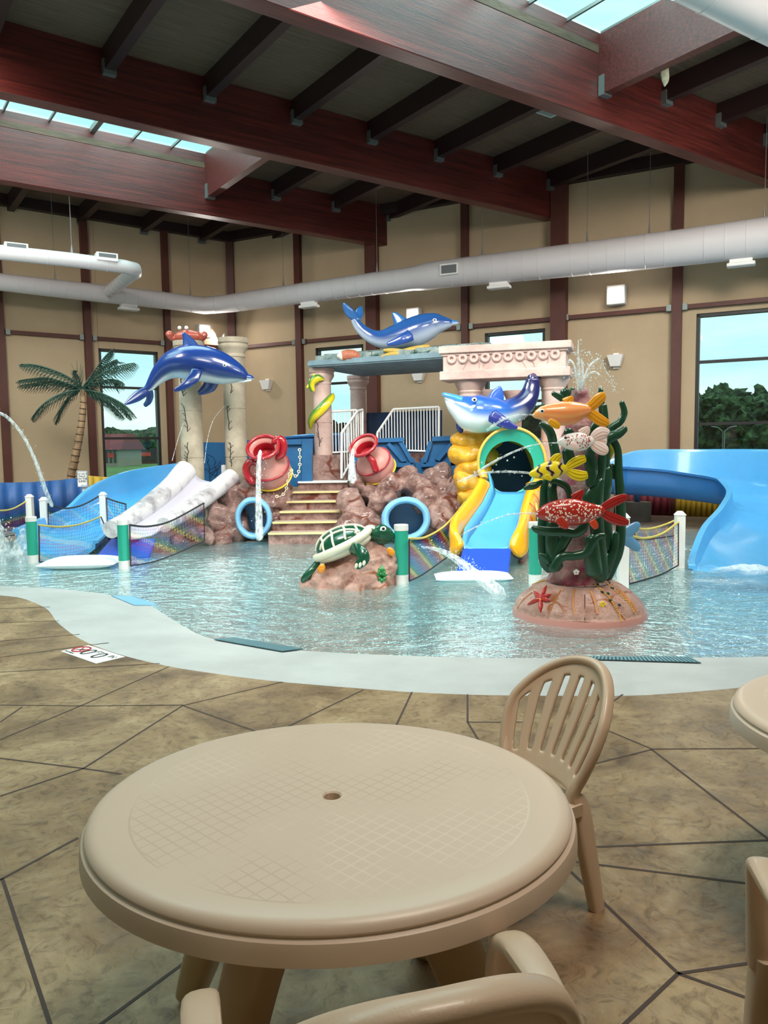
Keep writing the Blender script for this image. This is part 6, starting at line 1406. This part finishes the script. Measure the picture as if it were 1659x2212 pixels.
for pl in ([(1285,1262),(1300,1275),(1315,1290),(1325,1305),(1338,1325),(1342,1345)],[(1310,1258),(1335,1280),(1360,1305),(1375,1330)],[(1322,1262),(1345,1285),(1368,1312)],[(1150,1262),(1168,1255),(1180,1253)]):
    bm=NB()
    for a,b in zip(pl[:-1],pl[1:]):
        for k in range(5):
            p=surf(a[0]+(b[0]-a[0])*k/5,a[1]+(b[1]-a[1])*k/5); ball(bm,p-Vector((0,.006,0)),.008,1)
    obj('beaded_trim',bm,M_vine,fc)
bm=NB()
for x,y in ((1290,1262),(1300,1278),(1313,1281),(1318,1296),(1337,1306),(1322,1270)): ball(bm,surf(x,y)-Vector((0,.012,0)),(.018,.008,.011),2,Matrix.Rotation(.6,4,'Y'))
obj('painted_leaves',bm,M_weed,fc)
bm=NB(); P=[surf(1263,y)-Vector((0,.004,0)) for y in (1262,1285,1310,1335,1352)]; strip(bm,P,.006,.004,up=(0,-1,0)); obj('base_seam',bm,M_crack,fc,smooth=False)
bm=NB(); torus(bm,(X0,Yc,zt_),rb*.46,.006,(0,0,1),48,6); obj('base_seam',bm,M_crack,fc)
M_br=mat('burnt_orange_stroke','B87A45',.6)
bm=NB()
for pl in ([(1212,1275),(1200,1295),(1190,1318)],[(1240,1272),(1237,1300),(1240,1330)],[(1275,1275),(1285,1300),(1290,1325)],[(1150,1280),(1130,1297),(1118,1315)],[(1222,1262),(1216,1278)],[(1340,1275),(1362,1300),(1375,1320)]):
    P=[surf(*q)-Vector((0,.003,0)) for q in pl]; strip(bm,P,.02,.005,up=(0,-1,0))
obj('painted_grooves',bm,M_br,fc,smooth=False)
# --- fish
z8=Z(1080,740,4.88); s8_=4.88; Yf=6.72
def fish(lab,stations,cf,fins,eyep,base,Y=Yf,eyew=M_white,er=.016):
    root=creature('fish_sculpture',at(*z8(*base),Y),lab)
    bm=NB(); loft(bm,ps([(a,b,c,.62) for a,b,c in stations],Y,z8,s8_),seg=40,sub=10,col=cf,mid=(0,0,1)); obj('fish_body',bm,M_paint,root)
    for nm,pts,c,dy in fins:
        bm=NB(); loft(bm,ps([(x,y,r*1.08,.22,dy) for x,y,r in pts],Y,z8,s8_),seg=56,sub=6,col=c)
        # ribs
        obj(nm,bm,M_paint,root)
    if eyep: eye(root,at(*z8(*eyep[:2]),Y-eyep[2]),er,eyew)
    return root
def oc(t,s,co):
    a=lin('F0A868');b=lin('EC8850');k=.5+.5*math.sin(s*9+t*1.5); k=k*(1 if t>.3 else .2); return tuple(a[i]*(1-k)+b[i]*k for i in range(3))
of=solid('E89A22')
def ribs(c1,c2,f=7):
    A=lin(c1);B=lin(c2)
    def g(t,s,co): k=max(0,min(1,(math.sin(math.asin(max(-1,min(1,s)))*f*1.3)-.3)*2)); return tuple(A[i]*(1-k)+B[i]*k for i in range(3))
    return g
fish('orange fish sculpture with golden tail spouting from the top of the coral column',[(352,768,20),(375,765,38),(410,755,58),(460,745,80),(540,745,102),(620,750,120),(700,748,125),(780,738,116),(860,722,88),(930,708,52)],oc,
[('tail_fin',[(920,700,44),(980,655,52),(1040,600,56),(1085,560,44),(1105,545,24)],ribs('E8A02A','C97F14'),0),('tail_fin',[(920,725,44),(985,770,54),(1050,815,54),(1110,845,44),(1145,860,24)],ribs('E8A02A','C97F14'),0),('dorsal_fin',[(700,640,60),(740,600,40),(765,570,16)],ribs('E8A02A','C97F14'),0),('pectoral_fin',[(520,820,24),(560,850,36),(600,875,34),(630,890,20)],ribs('EDB02A','C97F14'),-.17)],(443,722,.135),(700,870),er=.018)
bm=NB(); G=[at(*z8(x,y),Yf-.2) for x,y in ((540,672),(580,700),(600,735),(570,765),(520,765),(490,800),(450,800))]; 
rnd=random.Random(5)
def spots(c1,c2,c3,th=.28,sc=38,head=.22):
    A,B,C3=lin(c1),lin(c2),lin(c3)
    def g(t,s,co):
        if t<head: return C3[:3]
        return A[:3]
    return g
bm.free()
def spotmesh(root,stations,Y,col,n,sz,t0=.25,t1=.95,seed=0,lo=-.75,hi=.85):
    """raised painted dots on the visible flank"""
    S_=cr_interp(ps([(a,b,c,.62) for a,b,c in stations],Y,z8,s8_),10); rnd=random.Random(seed); bm=NB()
    for k in range(n):
        t=rnd.uniform(t0,t1); i=int(t*(len(S_)-2)); q=S_[i]; sv=rnd.uniform(lo,hi); cx=math.sqrt(1-sv*sv); nrm=Vector((0,-cx/q[4],sv/q[3])).normalized()
        p=Vector((q[0],q[1]-cx*q[4],q[2]+sv*q[3])); R=nrm.to_track_quat('Z','X').to_matrix().to_4x4(); ball(bm,p,(sz*rnd.uniform(.6,1.2),sz*rnd.uniform(.5,.9),.0025),1,R)
    obj('painted_spots',bm,col,root)
ws=[(615,1050,25),(640,1047,42),(670,1045,60),(720,1043,82),(800,1045,97),(870,1045,94),(930,1040,66),(970,1032,42)]
r_=fish('white fish sculpture with small red spots spouting below the orange fish',ws,solid('ECE6E2'),
[('tail_fin',[(965,1020,30),(1010,985,54),(1070,955,66),(1120,955,50),(1140,965,30)],ribs('EFE4E0','E79A80',9),0),('tail_fin',[(965,1045,30),(1010,1085,54),(1070,1120,60),(1115,1145,46),(1135,1155,24)],ribs('EFE4E0','E79A80',9),0),('tail_fin',[(990,1035,50),(1060,1045,70),(1110,1055,70)],ribs('EFE4E0','E79A80',9),.01),('dorsal_fin',[(860,970,56),(900,935,48),(930,905,30),(942,895,16)],ribs('EFE4E0','E79A80',9),0),('pectoral_fin',[(755,1060,24),(785,1090,34),(820,1120,18)],ribs('EFE4E0','E79A80',9),-.13)],(692,1004,.10),(800,1130),er=.01,eyew=mat('gloss_black','0D0D10',.1,coat=.6))
spotmesh(r_,ws,Yf,mat('red_brown_spot','A23A30',.4),90,.0075,.35,.92,3)
def yc(t,s,co):
    Yl=lin('EBD21F'); Bk=lin('1E1620'); Pk=lin('D8B09A')
    ph=(t-.38+.035*math.sin(s*5))*1.0
    for c_ in (0,.2,.4):
        d=abs(ph-c_); 
        if d<.028 and s>-.75: return Bk[:3]
        if d<.04 and s>-.78: return Pk[:3]
    return Yl[:3]
fish('yellow fish sculpture with wavy black stripes spouting at mid height of the column',[(318,1385,24),(340,1383,38),(372,1380,54),(430,1365,78),(510,1350,97),(600,1338,90),(660,1335,62),(700,1335,36)],yc,
[('tail_fin',[(700,1325,24),(760,1280,46),(840,1240,50),(900,1222,34)],ribs('E8CE22','A98A14'),0),('tail_fin',[(700,1345,24),(770,1385,50),(850,1405,54),(920,1395,36)],ribs('E8CE22','A98A14'),0),('dorsal_fin',[(560,1265,50),(600,1215,44),(640,1185,24)],ribs('E8CE22','A98A14'),0),('pectoral_fin',[(480,1405,22),(515,1425,28),(545,1445,14)],ribs('E8CE22','A98A14'),-.12)],None,(520,1450))
rs=[(388,1800,30),(415,1802,52),(450,1800,76),(520,1790,104),(610,1785,128),(700,1785,142),(800,1788,142),(900,1790,118),(1000,1782,82),(1085,1770,46)]
r_=fish('red fish sculpture with white flecks spouting low on the column',rs,solid('A8281E'),
[('tail_fin',[(1070,1755,34),(1130,1720,46),(1200,1680,50),(1280,1645,44),(1340,1625,28)],ribs('A3221F','7A1517'),0),('tail_fin',[(1070,1785,34),(1140,1830,50),(1220,1865,52),(1300,1890,44),(1355,1900,24)],ribs('A3221F','7A1517'),0),('dorsal_fin',[(790,1650,60),(840,1600,42),(875,1560,18)],ribs('A3221F','7A1517'),0),('pectoral_fin',[(620,1850,30),(650,1895,42),(690,1935,36),(705,1960,18)],ribs('B83322','8A1B17'),-.17),('pelvic_fin',[(970,1880,34),(1000,1925,36),(1020,1960,20)],solid('C04022'),-.1)],None,(800,1930))
spotmesh(r_,rs,Yf,mat('cream_fleck','E9DACB',.4),200,.009,.27,.97,5,-.8,.93)
bm=NB(); ball(bm,at(*z8(498,1735),Yf-.14),.009,2); obj('eye',bm,M_white,r_)
# light blue fish tail behind right and a yellow one
root=creature('fish_sculpture',at(1352,1160,7.3),'light blue fish whose forked tail shows behind the right of the column')
z3f=z3
bm=NB(); loft(bm,ps([(1290,1500,60,.6),(1330,1490,54,.4),(1380,1470,50,.3)],7.25,z3,s3),seg=20,col=solid('6BA6D4')); obj('fish_body',bm,M_paint,root)
for q in ([(1370,1470,46),(1420,1430,38),(1460,1400,30),(1480,1392,16)],[(1370,1475,46),(1420,1510,38),(1460,1545,30),(1475,1562,16)]):
    bm=NB(); loft(bm,ps([(a,b,c,.28) for a,b,c in q],7.25,z3,s3),seg=18,col=solid('6BA6D4')); obj('tail_fin',bm,M_paint,root)
root=creature('fish_sculpture',at(1328,1000,7.3),'small yellow-green fish half hidden behind the seaweed at right of the column')
bm=NB(); loft(bm,ps([(1290,830,26,.5),(1285,880,34,.5),(1275,930,26,.5),(1270,970,12,.5)],7.3,z3,s3),seg=16,col=solid('A9A21E')); obj('fish_body',bm,M_paint,root)
# ================================================================ WATER JETS
jet([(770-0,0,0)],[.01],'') if False else None
def jz(pts,Y0_,Y1_,rs,lab,**k):
    n=len(pts); return jet([(*z3(x,y),Y0_+(Y1_-Y0_)*i/(n-1)) for i,(x,y) in enumerate(pts)],rs,lab,**k)
jz([(775,664),(700,663),(620,680),(540,715),(470,765)],6.68,6.5,[.006,.006,.008,.01,.012],'thin water jet from the mouth of the orange fish',drops=20,spread=.02)
jz([(935,850),(830,855),(720,880),(600,930),(470,1000),(330,1090)],6.68,6.3,[.006,.006,.008,.009,.01,.006],'thin water jet from the mouth of the white fish',drops=30,spread=.02)
jz([(748,1050),(640,1042),(540,1042),(430,1055),(330,1085),(270,1110)],6.68,6.3,[.010,.010,.009,.009,.007,.004],'water jet from the mouth of the yellow fish',drops=30,spread=.02)
jz([(800,1320),(700,1318),(600,1330),(480,1370),(380,1415),(280,1470)],6.68,6.3,[.010,.008,.007,.006,.006,.004],'thin water jet from the mouth of the red fish',drops=20,spread=.02)
for k,(dx,dy) in enumerate(((10,8),)):
    jz([(35+0,1540),(150+dx*.3,1560+dy*.3),(260+dx*.7,1620+dy*.6),(350+dx,1690+dy),(440+dx*1.3,1760+dy*1.2),(530+dx*2,1840+dy)],8.75,8.2,[.01,.028,.042,.055,.07,.08],'water jet spraying from the turtle mouth down into the pool',drops=260,spread=.06,seed=k)
# fountain plume at top
for k,pts in enumerate(([(1085,490),(1078,400),(1075,300),(1072,230),(1073,170)],[(1085,490),(1062,410),(1050,350),(1030,310),(1005,310),(990,360)],[(1090,490),(1110,420),(1140,350),(1175,310),(1215,290)],[(1088,490),(1100,400),(1100,340),(1090,300)],[(1092,490),(1130,410),(1180,380),(1215,400)],[(1086,490),(1070,420),(1058,380),(1060,330)],[(1150,340),(1215,300),(1255,370),(1290,430),(1325,515)])):
    jz(pts,7.05,7.05+.1*math.sin(k),[.016,.012,.009,.007,.004,.003][:len(pts)] if k<6 else [.002,.002,.003,.003,.002],('tallest centre','left curling','right curling','short left','right arching','slim left','far right falling')[k]+' water spout at the top of the coral column',drops=26 if k<6 else 40,spread=.02,seed=k)
bm=NB(); rnd=random.Random(8)
for k in range(160):
    a=rnd.uniform(0,6.28); r=abs(rnd.gauss(0,.16)); z=at(1250,835,7.1).z+rnd.uniform(-.1,.32); ball(bm,(X0+math.cos(a)*r+.05,7.1+math.sin(a)*r,z),rnd.uniform(.003,.008),1)
tag(obj('spray_droplets',bm,M_jet),'scattered droplets around the spout on top of the column','water',kind='stuff')
# left arching jet
jet([(-40,885,11.5),(0,893,11.6),(25,910,11.7),(55,950,11.8),(80,1005,11.9),(97,1055,12.0),(112,1092,12.1)],[.022,.025,.025,.026,.03,.034,.03],'arching water jet entering from the left edge of the photo',drops=60,spread=.04)
# faint jets on columns
jet([(396,915,13.5),(384,950,13.3),(372,995,13.0)],[.003,.004,.005],'faint thin water jet from the left bare column'); jet([(487,875,14.0),(462,905,13.6),(448,950,13.3),(442,1000,13.0)],[.003,.004,.004,.005],'faint thin water jet from the right bare column')
# bubbling fountains at left edge and foam
M_foamw=bpy.data.materials.new('water_foam'); M_foamw.use_nodes=True; t=M_foamw.node_tree; t.nodes.clear(); o=N(t,'ShaderNodeOutputMaterial'); a=N(t,'ShaderNodeBsdfTransparent'); b=N(t,'ShaderNodeBsdfPrincipled'); b.inputs['Base Color'].default_value=(.86,.93,.95,1); b.inputs['Roughness'].default_value=.5
g=N(t,'ShaderNodeTexCoord'); n_=N(t,'ShaderNodeTexNoise',Scale=5.0,Detail=8.0,Roughness=.7); n_.inputs['Distortion'].default_value=1.0; L(t,g.outputs['Object'],n_.inputs['Vector'])
an=N(t,'ShaderNodeAttribute'); an.attribute_name='Col'; r=N(t,'ShaderNodeMath'); r.operation='MULTIPLY_ADD'; L(t,n_.outputs['Fac'],r.inputs[0]); r.inputs[1].default_value=1.6; r2=N(t,'ShaderNodeMath'); r2.operation='ADD'; r.inputs[2].default_value=-1.3; L(t,r.outputs[0],r2.inputs[0]); L(t,an.outputs['Fac'],r2.inputs[1]); r2.use_clamp=True
r3=N(t,'ShaderNodeMath'); r3.operation='MULTIPLY'; r3.inputs[1].default_value=.8; L(t,r2.outputs[0],r3.inputs[0])
x=N(t,'ShaderNodeMixShader'); L(t,r3.outputs[0],x.inputs[0]); L(t,a.outputs[0],x.inputs[1]); L(t,b.outputs[0],x.inputs[2]); L(t,x.outputs[0],o.inputs[0])
def foam(px,py,rx,ry,lab,h=.03,k=1.0,z=-.032):
    c=on(px,py,z); bm=NB(); cl=bm.verts.layers.float_color.new('Col'); n=36; m=12; rows=[]
    for j in range(m+1):
        row=[]
        for i in range(n):
            a=2*math.pi*i/n; r=j/m; e=k*(1-r**1.5); hh=h*(1-r)*(1+.8*noise.noise(Vector((math.cos(a)*r*4,math.sin(a)*r*4,px*.1)))); v=bm.verts.new((c.x+math.cos(a)*rx*r,c.y+math.sin(a)*ry*r,c.z+hh)); v[cl]=(e,e,e,1); row.append(v)
        rows.append(row)
    for j in range(m):
        for i in range(n):
            try: bm.faces.new((rows[j][i],rows[j][(i+1)%n],rows[j+1][(i+1)%n],rows[j+1][i]))
            except ValueError: pass
    bmesh.ops.remove_doubles(bm,verts=bm.verts[:],dist=1e-5)
    return tag(obj('foam_patch',bm,M_foamw),lab,'foam',kind='stuff')
foam(1620,1238,.75,.4,'white foaming splash at the exit of the right blue slide',.10,1.15)
foam(1560,1258,.9,.5,'thin foam drifting off the right blue slide',.02,.75)
foam(1100,1310,.5,.35,'pale foam where the turtle jet lands',.02,.7); foam(1010,1285,.5,.35,'pale foam between turtle and column',.015,.6)
foam(40,1200,.6,.7,'white foam at the left edge below the slide',.08,1.05); foam(130,1180,.6,.6,'churned water at the exit of the left slide',.05,.8); foam(550,1172,.35,.25,'foam under the left tunnel ring',.02,.7)
foam(540,1285,.8,.45,'light ripple foam in the middle of the pool',.01,.5); foam(880,1300,.8,.5,'light ripple foam right of the turtle',.01,.55); foam(1500,1330,1.0,.6,'light ripple foam at right',.01,.45)
for px,py,hh in ((2,1212,.55),(52,1212,.42)):
    c=on(px,py,-.04); bm=NB(); rnd=random.Random(px); loft(bm,[(c.x,c.y,-.04,.16,.16),(c.x,c.y,hh*.3,.13,.13),(c.x,c.y,hh*.7,.09,.09),(c.x,c.y,hh,.04,.04)],seg=14,sub=5)
    for v in bm.verts: v.co+=Vector((noise.noise(v.co*9),noise.noise(v.co*9+Vector((5,0,0))),0))*.08
    for k in range(50): ball(bm,(c.x+rnd.gauss(0,.12),c.y+rnd.gauss(0,.12),rnd.uniform(0,hh*1.1)),rnd.uniform(.006,.014),1)
    tag(obj('bubbling_spout',bm,M_jet),'white bubbling ground spout '+('cut by the left edge' if px<10 else 'beside the leftmost teal post'),'water')
